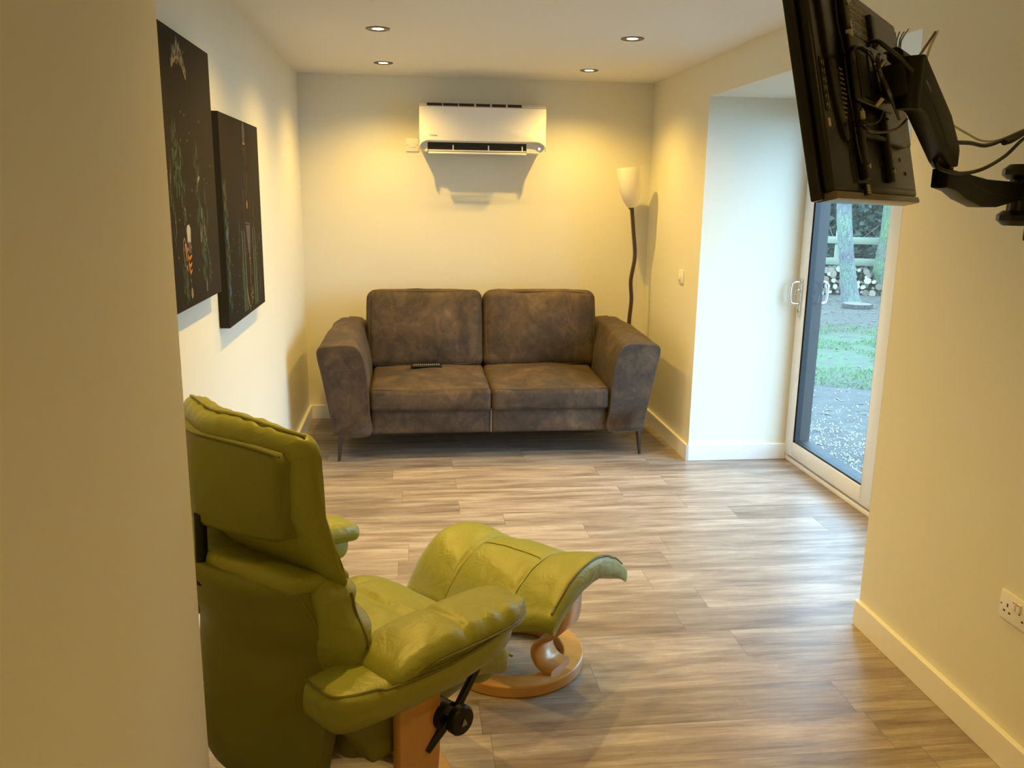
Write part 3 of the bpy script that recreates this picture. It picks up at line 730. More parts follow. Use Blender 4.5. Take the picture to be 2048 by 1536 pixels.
# back cushion with bolstered ruffled sides
def bwx(z):
    f = (0.145-z)/0.29
    return 1+0.17*max(0, min(1, (f-0.02)/0.5))
def bd(p):
    x, y, z = p; f = (0.145-z)/0.29
    ed = math.exp(-((abs(x)-0.25)/0.045)**2); fr = max(0, min(1, (y+0.01)/0.05))
    rf = 0.008*math.sin(z*66+0.6)*ed*fr
    yy = y+0.040*f+0.010*(abs(x)/0.28)**2
    if y > 0: yy += 0.006*math.sin(z*66)*ed+0.004*noise.noise(Vector((x*14, z*18, 5)))
    return ((x+sgn(x)*rf)*bwx(z), yy, z+0.010*noise.noise(Vector((x*9, y*9, z*9)))*fr)
b = bm_new(); merge(b, cushion(0.282, 0.050, 0.148, 0.047, (0, 0.035, 0.0), 9, 30, bd), T(0, -0.196, 0.668)); bc = link('back_cushion', b, M_green, CH, sharp=75)
for s_ in (-1, 1):
    b = bm_new(); pts = []
    for i in range(19):
        z = -0.125+0.235*i/18; f = (0.145-z)/0.29
        pts.append((s_*(0.279*bwx(z)+0.008*math.sin(z*66+0.6)*0.5), -0.196+0.020+0.040*f+0.010, 0.668+z))
    tube(b, pts, 0.0032, 6, 2); link('side_piping', b, M_greenpipe_shaded, bc)
b = bm_new(); merge(b, cushion(0.24, 0.045, 0.10, 0.040, (0, 0.01, 0), 5, 10), T(0, -0.170, 0.50) @ ER(x=-8)); link('lumbar_panel', b, M_green, CH)
# arms
for s in (-1, 1):
    def padz(y, bottom):
        f = (y+0.30)/0.6
        top = 0.640-0.022*math.sin(math.pi*min(1, max(0, f)))*1.0+0.004*f
        bot = 0.543-0.014*math.sin(math.pi*min(1, max(0, f*1.15)))+0.010*max(0, (y-0.16)/0.13)**2
        return bot if bottom else top
    def ad(p):
        x, y, z = p; k = (z+0.045)/0.09
        taper = math.sqrt(max(0.02, 1-0.80*max(0, (y-0.13)/0.152)**2.2))
        if y < -0.16: taper = math.sqrt(max(0.05, 1-0.62*((-y-0.16)/0.131)**2.4)); x += s*0.028*(1-taper)*2
        return (x*taper-s*0.03*(1-taper)-s*0.012*(1-k)+s*0.010*math.sin((y+0.3)*5), y, padz(y, True)*(1-k)+padz(y, False)*k)
    b = bm_new(); merge(b, cushion(0.086, 0.285, 0.045, 0.034, (0.006, 0.0, 0.0), 7, 24, ad), T(s*0.358, -0.020, 0)); ap = link('arm_pad', b, M_green, CH, sharp=75)
    def outline(y0, y1, w, n=44):
        yc, hy = (y0+y1)/2, (y1-y0)/2; pts = []
        for k in range(n+1):
            a = R(-100+200*k/n); ca, sa = math.cos(a), math.sin(a)
            y = yc+hy*sgn(sa)*abs(sa)**0.75
            taper = math.sqrt(max(0.02, 1-0.80*max(0, (y-(y1-0.142))/0.146)**2.2))
            if y < -0.20: taper = 0.9
            pts.append((s*(0.356+(w*sgn(ca)*abs(ca)**0.30)*taper-0.03*(1-taper))+s*0.010*math.sin((y+0.3)*5), y))
        return pts
    b = bm_new(); tube(b, [(x, y, padz(y, False)-0.006) for x, y in outline(-0.296, 0.268, 0.0885)], 0.0030, 6, 1); link('arm_piping', b, M_greenpipe_shaded, ap)
    def cd(p):
        x, y, z = p; f = (y+0.25)/0.5; Y = y+0.045
        if z > -0.02:
            z += 0.0040*math.sin(y*95+x*20)*math.exp(-((x*s-0.07)/0.030)**2)*(1 if y > 0.04 else 0.35)
            z -= 0.010*math.exp(-((y+0.02)/0.010)**2)
        z += -0.010*(y/0.25)-0.016*max(0, (y-0.14)/0.10)**2-0.026*max(0, (-y-0.08)/0.14)**2
        taper = math.sqrt(max(0.02, 1-0.80*max(0, (y-0.10)/0.14)**2.2))
        return (x*taper-s*0.03*(1-taper)+s*0.010*math.sin((Y+0.3)*5), y, z)
    b = bm_new(); merge(b, cushion(0.090, 0.238, 0.027, 0.0265, (0.0, 0.004, 0.018), 7, 40, cd), T(s*0.353, 0.066, 0.634)); ac_ = link('arm_cushion', b, M_green, CH, sharp=80)
    b = bm_new(); tube(b, [(x, y, 0.630-0.010*((y-0.078)/0.25)-0.016*max(0, (y-0.206)/0.10)**2-0.026*max(0, (-y-0.014)/0.14)**2) for x, y in outline(-0.168, 0.306, 0.0905)], 0.0034, 6, 1); link('cushion_piping', b, M_greenpipe_shaded, ac_)
    b = bm_new(); merge(b, cushion(0.024, 0.072, 0.115, 0.022, (0.006, 0, 0), 5, 8, lambda p: (p.x, p.y*(1-0.55*max(0, -p.z)/0.115)+0.03*max(0, -p.z)/0.115, p.z)), T(s*0.292, -0.125, 0.455)); link('side_flap', b, M_greenback, CH)
# headrest: wing cushion and smooth rear panel, two black posts
def headprof(x):
    a = abs(x)/0.30; yb = -0.338+0.085*a**1.4
    th = 0.105-0.042*a**1.5; zt = 1.152-0.022*a**2.2+0.002*math.sin(x*22); zb = 0.805-0.020*a**2
    return yb, th, zt, zb
b = bm_new(); rings = []
xs = [-1+2*i/56 for i in range(57)]
for u in xs:
    x = 0.305*u; yb, th, zt, zb = headprof(x)
    e = max(0.0, (abs(u)-0.86)/0.14); sc = math.sqrt(max(0.0, 1-e*e))*0.97+0.03 if e > 0 else 1
    zc, hz = (zt+zb)/2, (zt-zb)/2; yc = yb+th/2
    hz2 = hz*(0.86+0.14*sc); hy = th/2*sc; r = []
    for k in range(36):
        a = 2*math.pi*k/36; ca, sa = math.cos(a), math.sin(a); q = 0.42
        yy = yc+max(hy, 0.012)*sgn(ca)*abs(ca)**0.55; zz = zc+hz2*sgn(sa)*abs(sa)**q
        ruf = 0.0
        low = max(0, (0.93-zz)/0.13)
        if ca < 0: yy += 0.085*min(1, low)**0.8*(1-0.75*abs(u)**2)
        else: yy += 0.012*low
        if sa > 0.3 or abs(u) > 0.8: ruf = 0.0042*noise.noise(Vector((x*30, yy*26, zz*26)))+0.0022*math.sin(x*105+yy*70)*math.exp(-((abs(u)-0.5)/0.22)**2)
        r.append(Vector(((x+(sgn(x)*0.006*noise.noise(Vector((zz*30, yy*20, 1))) if abs(u) > .7 else 0))*(0.868+0.24*(1.15-zz)), yy+0.035*max(0, 0.95-zz)/0.15*abs(u)**2, zz+ruf)))
    rings.append(r)
loft(b, rings); hr = link('headrest_cushion', b, M_green, CH, sharp=80)
b = bm_new()
pts = []
for i in range(25):
    x = -0.285+0.57*i/24; yb, th, zt, zb = headprof(x); pts.append((x*0.868, yb+th*0.42, zt+0.003))
tube(b, pts, 0.0035, 6, 2); link('headrest_piping', b, M_green, hr)
b = bm_new(); rings = []
for i in range(29):
    u = -1+2*i/28; x = 0.238*u; yb, th, zt, zb = headprof(x)
    z1 = 1.115-0.016*abs(u)**3; z0 = 0.905+0.006*u*u
    e = max(0, (abs(u)-0.93)/0.07); inset = 0.016*e
    z1 -= inset; z0 += inset*0.3; d = 0.016*(1-e**2*0.25)
    rings.append([Vector((x, yb+0.03, z0)), Vector((x, yb-d*0.7, z0+0.002)), Vector((x, yb-d, z0+0.012)), Vector((x, yb-d-0.004, (z0+z1)/2)), Vector((x, yb-d, z1-0.014)), Vector((x, yb-d*0.7, z1-0.002)), Vector((x, yb+0.03, z1))])
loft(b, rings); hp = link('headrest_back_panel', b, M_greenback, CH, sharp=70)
b = bm_new()
pts = []
for i in range(15):
    u = -1+2*i/14; x = 0.238*u; yb, th, zt, zb = headprof(x); pts.append((x, yb-0.012, 1.116-0.016*abs(u)**3))
tube(b, pts, 0.0028, 6, 3)
link('panel_seam', b, M_greenpipe_shaded, hp)  # dark tube paints the shadow line along the panel edge
b = bm_new(); cyl(b, (0.0, -0.352, 0.765), (0.0, -0.348, 0.93), 0.0135, n=20); link('headrest_post', b, M_black, CH)
b = bm_new(); cyl(b, (0.0, -0.352, 0.786), (0.0, -0.352, 0.797), 0.019, 0.016); link('post_collar', b, M_black, CH)
# recline mechanism on the right side
for s in (1, -1):
    b = bm_new(); cyl(b, (s*0.365, 0.183, 0.530), (s*0.362, 0.088, 0.412), 0.0105, n=16); cyl(b, (s*0.360, 0.07, 0.395), (s*0.345, 0.005, 0.330), 0.012, n=16); link('recline_rod', b, M_blackgloss, CH)
    b = bm_new(); cyl(b, (s*0.318, 0.050, 0.408), (s*0.360, 0.060, 0.402), 0.036, n=28); link('hub', b, M_black, CH)
    kb = bm_new(); lathe(kb, [(0, -0.010), (0.027, -0.010), (0.033, -0.004), (0.033, 0.010), (0.029, 0.015), (0.0, 0.017)], 36, T(s*0.378, 0.080, 0.394) @ ER(y=s*90) @ Matrix.Scale(1.12, 4)); kn = link('adjuster_knob', kb, M_black, CH)
    kb = bm_new(); M = T(s*(0.378+0.0200), 0.080, 0.394) @ ER(y=s*90)
    prism(kb, [(-0.010, 0.0), (0.008, -0.009), (0.008, 0.009)], -0.001, 0.0015, 'z', 0, M); link('knob_mark', kb, plain('grey_mark', (0.25, 0.24, 0.22), 0.4), kn)

# ------------------------------------------------------------------ matching footstool
OT = thing('footstool', 'matching green leather footstool on a round beech base, in front of the armchair', 'footstool', (0.35, 2.76, 0), R(-41))
ring_base(OT, 0.252, 0.180, 0.042, M_beech)
for s in (-1, 1):
    plank(OT, [(0.208, 0.046), (0.165, 0.052), (0.137, 0.078), (0.132, 0.112), (0.155, 0.147), (0.200, 0.180), (0.228, 0.212), (0.238, 0.255), (0.240, 0.320)], -0.075, 0.045, 0.022, M_beech, 'curved_post', s)
def otop(x, y):
    a = x/0.31; c = y/0.235
    z = 0.418+0.034*a**2*(1 if a > 0 else 0.6)-0.095*abs(c)**2.1*(1 if c > 0 else 1.25-0.32*a)
    return z
b = bm_new(); rings = []
NX = 64
for i in range(NX+1):
    u = -1+2*i/NX; x = 0.315*u
    if u < 0: e = max(0, (-u-0.86)/0.14); sc = math.sqrt(max(0, 1-e*e))*0.90+0.10
    else: e = max(0, (u-0.93)/0.07); sc = 1-0.12*e*e
    r = []
    NY = 26; d = 0.235
    gro = 0.010*(math.exp(-((x+0.125)/0.007)**2)+math.exp(-((x-0.125)/0.007)**2))
    full = 0.012*abs(math.sin(math.pi*min(1, abs((x+0.125)/0.25)))) if abs(x) < 0.125 else 0.012*math.sin(math.pi*min(1, (abs(x)-0.125)/0.19))
    for k in range(NY+1):
        v = -1+2*k/NY; y = d*v*(1-(0.16*(1-sc) if u < 0 else 0.1*(1-sc))); z = otop(x, d*v)-gro+full
        if abs(x) < 0.12: z -= 0.006*math.exp(-((y+0.010)/0.006)**2)
        z -= (1-sc)*0.050 if u < 0 else (1-sc)*0.14
        z += 0.004*noise.noise(Vector((x*16, y*7, 1)))+0.0022*math.sin(y*95+x*30)*math.exp(-((abs(v)-0.7)/0.2)**2)
        r.append(Vector((x, y, z)))
    # rolled long edges down to underside
    thk = 0.115*(sc if u < 0 else 1-0.1*(1-sc))+0.01
    tz = [r[-1].z, r[0].z]
    ye = r[-1].y; zt = r[-1].z
    th2 = (0.080-0.022*u)*sc+0.006
    for a in (30, 60, 90, 120, 150): r.append(Vector((x, ye+0.020*math.sin(R(a)), zt-th2/2*(1-math.cos(R(a))))))
    yb0 = r[0].y; zt0 = r[0].z
    for k in range(7):
        v = 1-2*(k+0.5)/7; zz = otop(x, d*v)-(0.088-0.026*u)*sc-0.008*(1-abs(v))-(1-sc)*0.05
        zz = min(zz, otop(x, d*v)-0.02-(1-sc)*0.06)
        r.append(Vector((x, ye*v*0.98, max(zz, 0.22))))
    for a in (150, 120, 90, 60, 30): r.append(Vector((x, yb0-0.020*math.sin(R(a)), zt0-th2/2*(1-math.cos(R(a))))))
    rings.append(r)
loft(b, rings); oc = link('footstool_cushion', b, M_green, OT, sharp=80)
b = bm_new(); tube(b, [(rings[-3][k].x+0.004, rings[-3][k].y, rings[-3][k].z+0.001) for k in range(0, 27)], 0.0042, 6, 1)
link('edge_piping', b, M_greenpipe_shaded, oc)
b = bm_new()
for xs_ in (-0.125, 0.125):
    i = min(range(len(rings)), key=lambda q: abs(rings[q][0].x-xs_)); tube(b, [(xs_, p.y, p.z+0.0008) for p in rings[i][0:27]], 0.0019, 6, 1)
ii = [i for i in range(len(rings)) if -0.12 < rings[i][0].x < 0.12]
tube(b, [(rings[i][0].x, rings[i][12].y+0.004, rings[i][12].z+0.0012) for i in ii], 0.0016, 6, 1)
link('panel_seams', b, M_greenpipe_shaded, oc)  # thin tubes carry the groove shade in their darker colour
b = bm_new(); box(b, -0.24, 0.24, -0.07, 0.05, 0.302, 0.322, 0.004); link('support_bar', b, M_black, OT)

# ------------------------------------------------------------------ television (seen from behind)
L0 = Vector((0.70996, 1.48484, 1.62078)); te = Vector((0.67486417, 0.73786094, -0.01093524)); tu = Vector((-0.16306994, 0.1635669, 0.97296149)); tb = Vector((0.71969893, -0.65483364, 0.23070837))
MT = Matrix(((te.x, tu.x, tb.x, L0.x), (te.y, tu.y, tb.y, L0.y), (te.z, tu.z, tb.z, L0.z), (0, 0, 0, 1)))
TV = thing('television', 'black flat television seen from behind, tilted on its wall arm at top right', 'television'); TV.matrix_world = MT
# local x along the bottom edge 0...73, y up 0...43, z towards the viewer (rear)
b = bm_new(); box(b, 0, 0.73, 0.0, 0.43, 0.0, 0.020, 0.003); link('front_bezel', b, M_blackgloss, TV)
b = bm_new(); box(b, 0.012, 0.718, 0.012, 0.418, -0.0012, 0.0005); link('screen', b, plain('dark_screen_glass', (0.006, 0.006, 0.008), 0.05), TV)
b = bm_new()
prism(b, rpoly(0.012, 0.722, 0.012, 0.424, 0.01, 0.01), 0.018, 0.040, 'z', 0.008, seg=3)
link('back_cover', b, M_tvback, TV)
b = bm_new(); prism(b, [(p.x, p.y) for p in cat([(0.060, 0.36, 0), (0.066, 0.26, 0), (0.080, 0.18, 0), (0.105, 0.125, 0), (0.130, 0.105, 0), (0.150, 0.110, 0)], 5)]+[(0.152, 0.40), (0.142, 0.412), (0.07, 0.412), (0.060, 0.40)], 0.036, 0.048, 'z', 0.010, seg=4)
link('speaker_bulge', b, M_tvback, TV)
b = bm_new(); prism(b, [(0.018, -0.002), (0.722, -0.002), (0.724, 0.006), (0.716, 0.013), (0.02, 0.013)], 0.004, 0.044, 'z', 0.004, seg=2)
link('bottom_trim', b, plain('mauve_grey_trim', (0.16, 0.13, 0.12), 0.3), TV)
b = bm_new(); box(b, 0.180, 0.70, 0.13, 0.405, 0.036, 0.046, 0.006); box(b, 0.180, 0.70, 0.028, 0.13, 0.036, 0.043, 0.004); link('chassis_housing', b, M_tvback, TV)
b = bm_new()
for i in range(11):
    w = 0.034-0.0028*abs(i-5)
    box(b, 0.116+0.001*i, 0.116+0.001*i+w, 0.148+i*0.009, 0.1505+i*0.009, 0.0475, 0.0488, 0, None)
link('vent_slots', b, plain('pale_vent_edge', (0.28, 0.24, 0.17), 0.35), TV)
b = bm_new(); box(b, 0.152, 0.180, 0.03, 0.42, 0.036, 0.041); link('dark_channel', b, M_dark, TV)
for x in (0.185, 0.395):
    b = bm_new(); box(b, x, x+0.030, 0.035, 0.385, 0.044, 0.058, 0.003); link('mount_rail', b, M_black, TV)
b = bm_new(); box(b, 0.158, 0.445, 0.180, 0.305, 0.058, 0.066, 0.005); vp = link('mount_plate', b, M_tvback, TV)
b = bm_new(); box(b, 0.200, 0.262, 0.195, 0.275, 0.0655, 0.0675, 0.001); link('plate_slot', b, M_dark, vp)
b = bm_new(); tube(b, [(0.190, 0.187, 0.067), (0.190, 0.284, 0.067), (0.272, 0.284, 0.067), (0.272, 0.187, 0.067)], 0.002, 6, 0, True); link('slot_rim', b, M_tvback, vp)
for x, y in ((0.200, 0.165), (0.200, 0.325), (0.410, 0.165), (0.410, 0.325), (0.200, 0.06), (0.410, 0.06), (0.200, 0.37), (0.200, 0.14)):
    b = bm_new(); lathe(b, [(0, 0), (0.0055, 0), (0.0055, 0.004), (0.0035, 0.0055), (0, 0.0055)], 10, T(x, y, 0.058)); link('screw', b, M_steel, TV)
def mat_rating():
    t = NT('printed_rating_label'); o = t.obj(); v = t.map(o, (90, 210, 1))
    f = t.noise(v, 1.0, 2); return t.set(Base_Color=t.ramp(f, [(0.45, (0.05, 0.045, 0.035)), (0.6, (0.30, 0.27, 0.19))]), Roughness=0.4)
b = bm_new(); box(b, 0.262, 0.440, 0.328, 0.398, 0.0462, 0.0470); link('rating_label', b, mat_rating(), TV)
b = bm_new()
box(b, 0.250, 0.270, 0.322, 0.350, 0.0470, 0.0480)
for i, z in enumerate((0.336, 0.352, 0.372, 0.385)): box(b, 0.272, 0.43-0.03*(i % 2), z, z+0.0015, 0.0471, 0.0476)
box(b, 0.268, 0.290, 0.390, 0.394, 0.0471, 0.0478); link('label_print', b, plain('label_print', (0.55, 0.50, 0.34), 0.4), TV)
b = bm_new(); box(b, 0.028, 0.046, 0.155, 0.250, 0.0398, 0.0420, 0.001); pb = link('control_panel', b, M_dark, TV)
b = bm_new()
for i in range(6):
    y = 0.160+i*0.015; tube(b, [(0.047, y, 0.0425), (0.0475, y+0.011, 0.0425)], 0.0007, 5, 0)
    box(b, 0.034, 0.038, y+0.003, y+0.008, 0.0421, 0.0427)
link('control_marks', b, plain('control_marks', (0.35, 0.32, 0.24), 0.4), pb)
b = bm_new(); box(b, 0.034, 0.044, 0.128, 0.142, 0.0400, 0.0420); link('sticker', b, plain('cream_sticker', (0.55, 0.52, 0.36), 0.5), TV)
b = bm_new(); box(b, 0.200, 0.235, 0.006, 0.030, 0.044, 0.050, 0.001); pc = link('port_block', b, M_black, TV)
b = bm_new()
for i in range(4):
    for j in range(4): box(b, 0.205+i*0.0062, 0.2095+i*0.0062, 0.009+j*0.0046, 0.0125+j*0.0046, 0.0498, 0.0508)
link('port_label', b, plain('port_label', (0.42, 0.38, 0.28), 0.5, var=0.5, scale=200), pc)
b = bm_new(); box(b, 0.19, 0.60, 0.120, 0.130, 0.043, 0.056, 0.002); link('shelf_rib', b, M_tvback, TV)
for (x, y, w, h) in ((0.36, 0.075, 0.010, 0.012), (0.385, 0.072, 0.012, 0.014), (0.375, 0.095, 0.008, 0.008), (0.41, 0.09, 0.010, 0.012), (0.39, 0.045, 0.006, 0.022), (0.56, 0.09, 0.008, 0.008), (0.60, 0.06, 0.008, 0.008)):
    b = bm_new(); box(b, x, x+w, y, y+h, 0.0427, 0.0440, 0.001); link('port_socket', b, M_dark, TV)
b = bm_new(); tube(b, [(0.142, 0.42, 0.050), (0.148, 0.38, 0.052), (0.146, 0.33, 0.050), (0.156, 0.27, 0.052), (0.160, 0.22, 0.050), (0.158, 0.16, 0.052), (0.172, 0.10, 0.050), (0.190, 0.06, 0.050)], 0.0032, 6, 5); link('ribbon_cable', b, M_blackgloss, TV)
M_conn = plain('cream_connector', (0.55, 0.50, 0.33), 0.4)
b = bm_new(); box(b, 0.165, 0.185, 0.300, 0.312, 0.058, 0.068, 0.002); link('cable_clip', b, M_conn, TV)
b = bm_new(); box(b, 0.190, 0.200, 0.148, 0.164, 0.058, 0.066, 0.002); link('cable_clip', b, M_conn, TV)

# ------------------------------------------------------------------ wall arm
AR = thing('television_mount', 'black articulated television wall arm reaching from the right wall', 'wall bracket', (XR, 2.21, 1.63))
IV = Matrix.Translation((-XR, -2.21, -1.63))
def aworld(bm): bmesh.ops.transform(bm, matrix=IV, verts=bm.verts[:]); return bm
P_tv = MT @ Vector((0.372, 0.225, 0.118)); E1 = Vector((1.228, 1.905, 0)); BRK = Vector((1.630, 2.185, 0))
b = bm_new(); box(b, 0.335, 0.400, 0.195, 0.262, 0.064, 0.120, 0.006, MT); link('tilt_head', aworld(b), M_black, AR)
b = bm_new(); cyl(b, MT @ Vector((0.335, 0.275, 0.105)), MT @ Vector((0.425, 0.275, 0.105)), 0.016, n=16); cyl(b, P_tv+Vector((0, 0, -0.055)), P_tv+Vector((0, 0, 0.045)), 0.024); link('tilt_pivot', aworld(b), M_black, AR)
# forearm: shaped side profile in the vertical plane P_tv -> E1
A = Vector((P_tv.x, P_tv.y, 0)); D = (E1-A); LA = D.length; D.normalize(); Nn = Vector((-D.y, D.x, 0))
MF = Matrix(((D.x, Nn.x, 0, A.x), (D.y, Nn.y, 0, A.y), (0, 0, 1, 0), (0, 0, 0, 1)))
zt = P_tv.z
pf = [(-0.010, zt+0.016), (0.018, zt+0.052), (LA-0.06, 1.812), (LA+0.018, 1.752), (LA+0.026, 1.742), (LA+0.026, 1.704), (LA-0.02, 1.700), (LA-0.05, 1.712), (0.06, zt-0.058), (0.01, zt-0.050)]
b = bm_new(); prism(b, pf, -0.022, 0.022, 'y', 0.005, MF); fo = link('forearm', aworld(b), M_black, AR)
b = bm_new(); prism(b, [(0.03, zt-0.012), (0.10, zt-0.036), (LA-0.05, 1.742), (LA-0.06, 1.737), (0.10, zt-0.042), (0.03, zt-0.018)], -0.0225, 0.0225, 'y', 0, MF); link('cover_groove', aworld(b), M_dark, fo)
b = bm_new(); prism(b, [(0.03, zt+0.006), (0.07, zt-0.012), (0.07, zt-0.018), (0.03, zt+0.000)], -0.0228, 0.0228, 'y', 0, MF); link('forearm_badge', aworld(b), plain('worn_grey', (0.16, 0.15, 0.12), 0.4), fo)
b = bm_new(); cyl(b, (E1.x, E1.y, 1.655), (E1.x, E1.y, 1.765), 0.0190, n=24); link('elbow_pin', aworld(b), M_black, AR)
b = bm_new(); cyl(b, (E1.x, E1.y, 1.7005), (E1.x, E1.y, 1.7035), 0.0200, n=24); link('elbow_washer', aworld(b), M_steel, AR)
D2 = (BRK-E1); L2 = D2.length; D2.normalize(); N2 = Vector((-D2.y, D2.x, 0))
M2 = Matrix(((D2.x, N2.x, 0, E1.x), (D2.y, N2.y, 0, E1.y), (0, 0, 1, 0), (0, 0, 0, 1)))
b = bm_new(); prism(b, [(-0.020, 1.699), (0.05, 1.694), (0.22, 1.680), (L2, 1.676), (L2, 1.632), (L2-0.05, 1.628), (0.30, 1.612), (0.20, 1.612), (0.10, 1.630), (0.04, 1.648), (-0.020, 1.656)], -0.020, 0.020, 'y', 0.005, M2); ra = link('rear_arm', aworld(b), M_black, AR)
b = bm_new(); tube(b, [(0.03, -0.0202, 1.690), (0.12, -0.0202, 1.668), (0.25, -0.0202, 1.646), (L2-0.03, -0.0202, 1.636)], 0.0012, 6, 4, M=M2); link('arm_edge_line', aworld(b), M_tvback, ra)
b = bm_new(); cyl(b, (BRK.x, BRK.y, 1.57), (BRK.x, BRK.y, 1.715), 0.018, n=24); link('wall_pivot', aworld(b), M_black, AR)
def knob(z, s):
    b = bm_new(); lathe(b, [(0, -0.018), (0.032, -0.018), (0.046, -0.006), (0.046, 0.008), (0.030, 0.018*1.2), (0, 0.022)], 8, T(BRK.x, BRK.y, z) @ (ER(x=180) if s < 0 else ER())); link('pivot_cap', aworld(b), M_black, AR)
knob(1.703, 1); knob(1.585, -1)
b = bm_new(); box(b, BRK.x-0.01, XR-0.001, 2.155, 2.215, 1.57, 1.715, 0.004); box(b, XR-0.020, XR, 2.12, 2.25, 1.52, 1.76, 0.004); link('wall_plate', aworld(b), M_black, AR)
# cables
def cable(pts, r, mat, label, cat_='cable', name='cable'):
    b = bm_new(); tube(b, pts, r, 8, 7); o = link(name, b, mat); tag(o, label, cat_); return o
tvp = lambda x, y, z: tuple(MT @ Vector((x, y, z)))
def near(x, y, yy):
    """point at world y=yy seen along a measured direction"""
    d = _r*((x-1024)/1710)+_u*(-(y-768)/1710)+_f; t = yy/d.y; return tuple(Vector((0, 0, 1.629))+d*t)
def tvpx(px, py, d):
    """point on the plane lying d behind the television's rear, along a measured direction"""
    v = _r*((px-1024)/1710)+_u*(-(py-768)/1710)+_f; o = L0+tb*d; C = Vector((0, 0, 1.629)); t = ((o-C).dot(tb))/v.dot(tb); return tuple(C+v*t)
cable([tvpx(1699, 104, .064), tvpx(1706, 95, .085), tvpx(1718, 92, .09), tvpx(1734, 100, .09), tvpx(1746, 119, .09), tvpx(1752, 144, .09), tvpx(1762, 175, .08), tvpx(1770, 194, .068)], 0.0038, M_blackgloss, 'thick glossy black cable arching over the television mounting plate')
cable([tvpx(1782, 112, .10), tvpx(1768, 103, .105), tvpx(1757, 112, .105), tvpx(1757, 130, .105), tvpx(1763, 152, .10), tvpx(1779, 187, .10), tvpx(1799, 237, .075)], 0.0042, M_blackgloss, 'black cable looping down beside the television tilt head')
cable([tvpx(1716, 240, .062), tvpx(1728, 246, .075), tvpx(1742, 248, .08), tvpx(1758, 241, .08), tvpx(1766, 222, .068)], 0.0024, M_cable_black, 'thin short cable drooping from the cream plug on the television back')
cable([tvpx(1718, 242, .062), tvpx(1730, 256, .085), tvpx(1745, 263, .09), tvpx(1768, 264, .095), tvpx(1792, 258, .10), tvpx(1806, 247, .10), tvpx(1814, 238, .11)], 0.0026, M_cable_black, 'thin cable drooping lowest across the television back')
cable([tvpx(1738, 93, .055), tvpx(1744, 83, .085), tvpx(1757, 83, .105), tvpx(1777, 98, .12), tvpx(1800, 116, .13), tvpx(1824, 142, .14)], 0.0044, M_cable_black, 'black cable running from the television top onto the forearm')
for i, (x1, y1, x2, y2) in enumerate(((1791, 84, 1799, 64), (1797, 82, 1808, 64), (1800, 84, 1817, 58))):
    cable([tvpx(1788, 112, .11), tvpx(x1, y1+14, .10), tvpx(x1+3, y1-4, .095), tvpx(x2, y2, .09)], 0.0015, M_cable_black, ['leftmost of three stray thin wire ends behind the television', 'middle of three stray thin wire ends behind the television', 'rightmost of three stray thin wire ends, against the white soffit'][i])
for x, y, w_ in ((1770, 127, 'upper'), (1765, 201, 'lower')):
    p = Vector(tvpx(x, y, .085)); b = bm_new(); cyl(b, p-tu*0.006-tb*0.014, p+tu*0.006, 0.0055, 0.0065, 14); o = link('cable_connector', b, M_steel); tag(o, w_+' shiny metal cable connector behind the television', 'connector', 'metal cable connectors')
cable([near(1905, 285, 1.905), near(1940, 286, 1.98), near(1972, 291, 2.05), near(2010, 278, 2.12), near(2046, 262, 2.18), near(2080, 250, 2.24)], 0.0052, M_cable_black, 'upper thick black cable running from the forearm to the wall')
cable([near(1868, 318, 1.87), near(1882, 338, 1.86), near(1920, 347, 1.90), near(1965, 338, 1.98), near(2010, 312, 2.08), near(2047, 278, 2.17), near(2082, 258, 2.25)], 0.0046, M_cable_black, 'lower black cable sagging below the elbow of the television arm')
cable([near(2008, 285, 2.10), near(2024, 280, 2.13), near(2047, 266, 2.18)], 0.0075, M_black, 'black moulded plug lying beside the cables at the right edge', 'plug', 'cable_plug')
cable([near(1876, 62, 2.10), near(1860, 95, 2.06), near(1850, 130, 2.02), near(1848, 165, 2.00), near(1862, 200, 1.99), near(1890, 238, 2.02), near(1930, 265, 2.08), near(1975, 283, 2.14), near(2047, 268, 2.22)], 0.0030, M_cable_white, 'cream coaxial cable looping up behind the television arm')
cable([near(1871, 64, 2.09), near(1852, 92, 2.05), near(1835, 115, 1.98), near(1812, 130, 1.86)], 0.0030, plain('brown_wire', (0.16, 0.09, 0.06), 0.5), 'thin brown wire rising beside the cream cable')

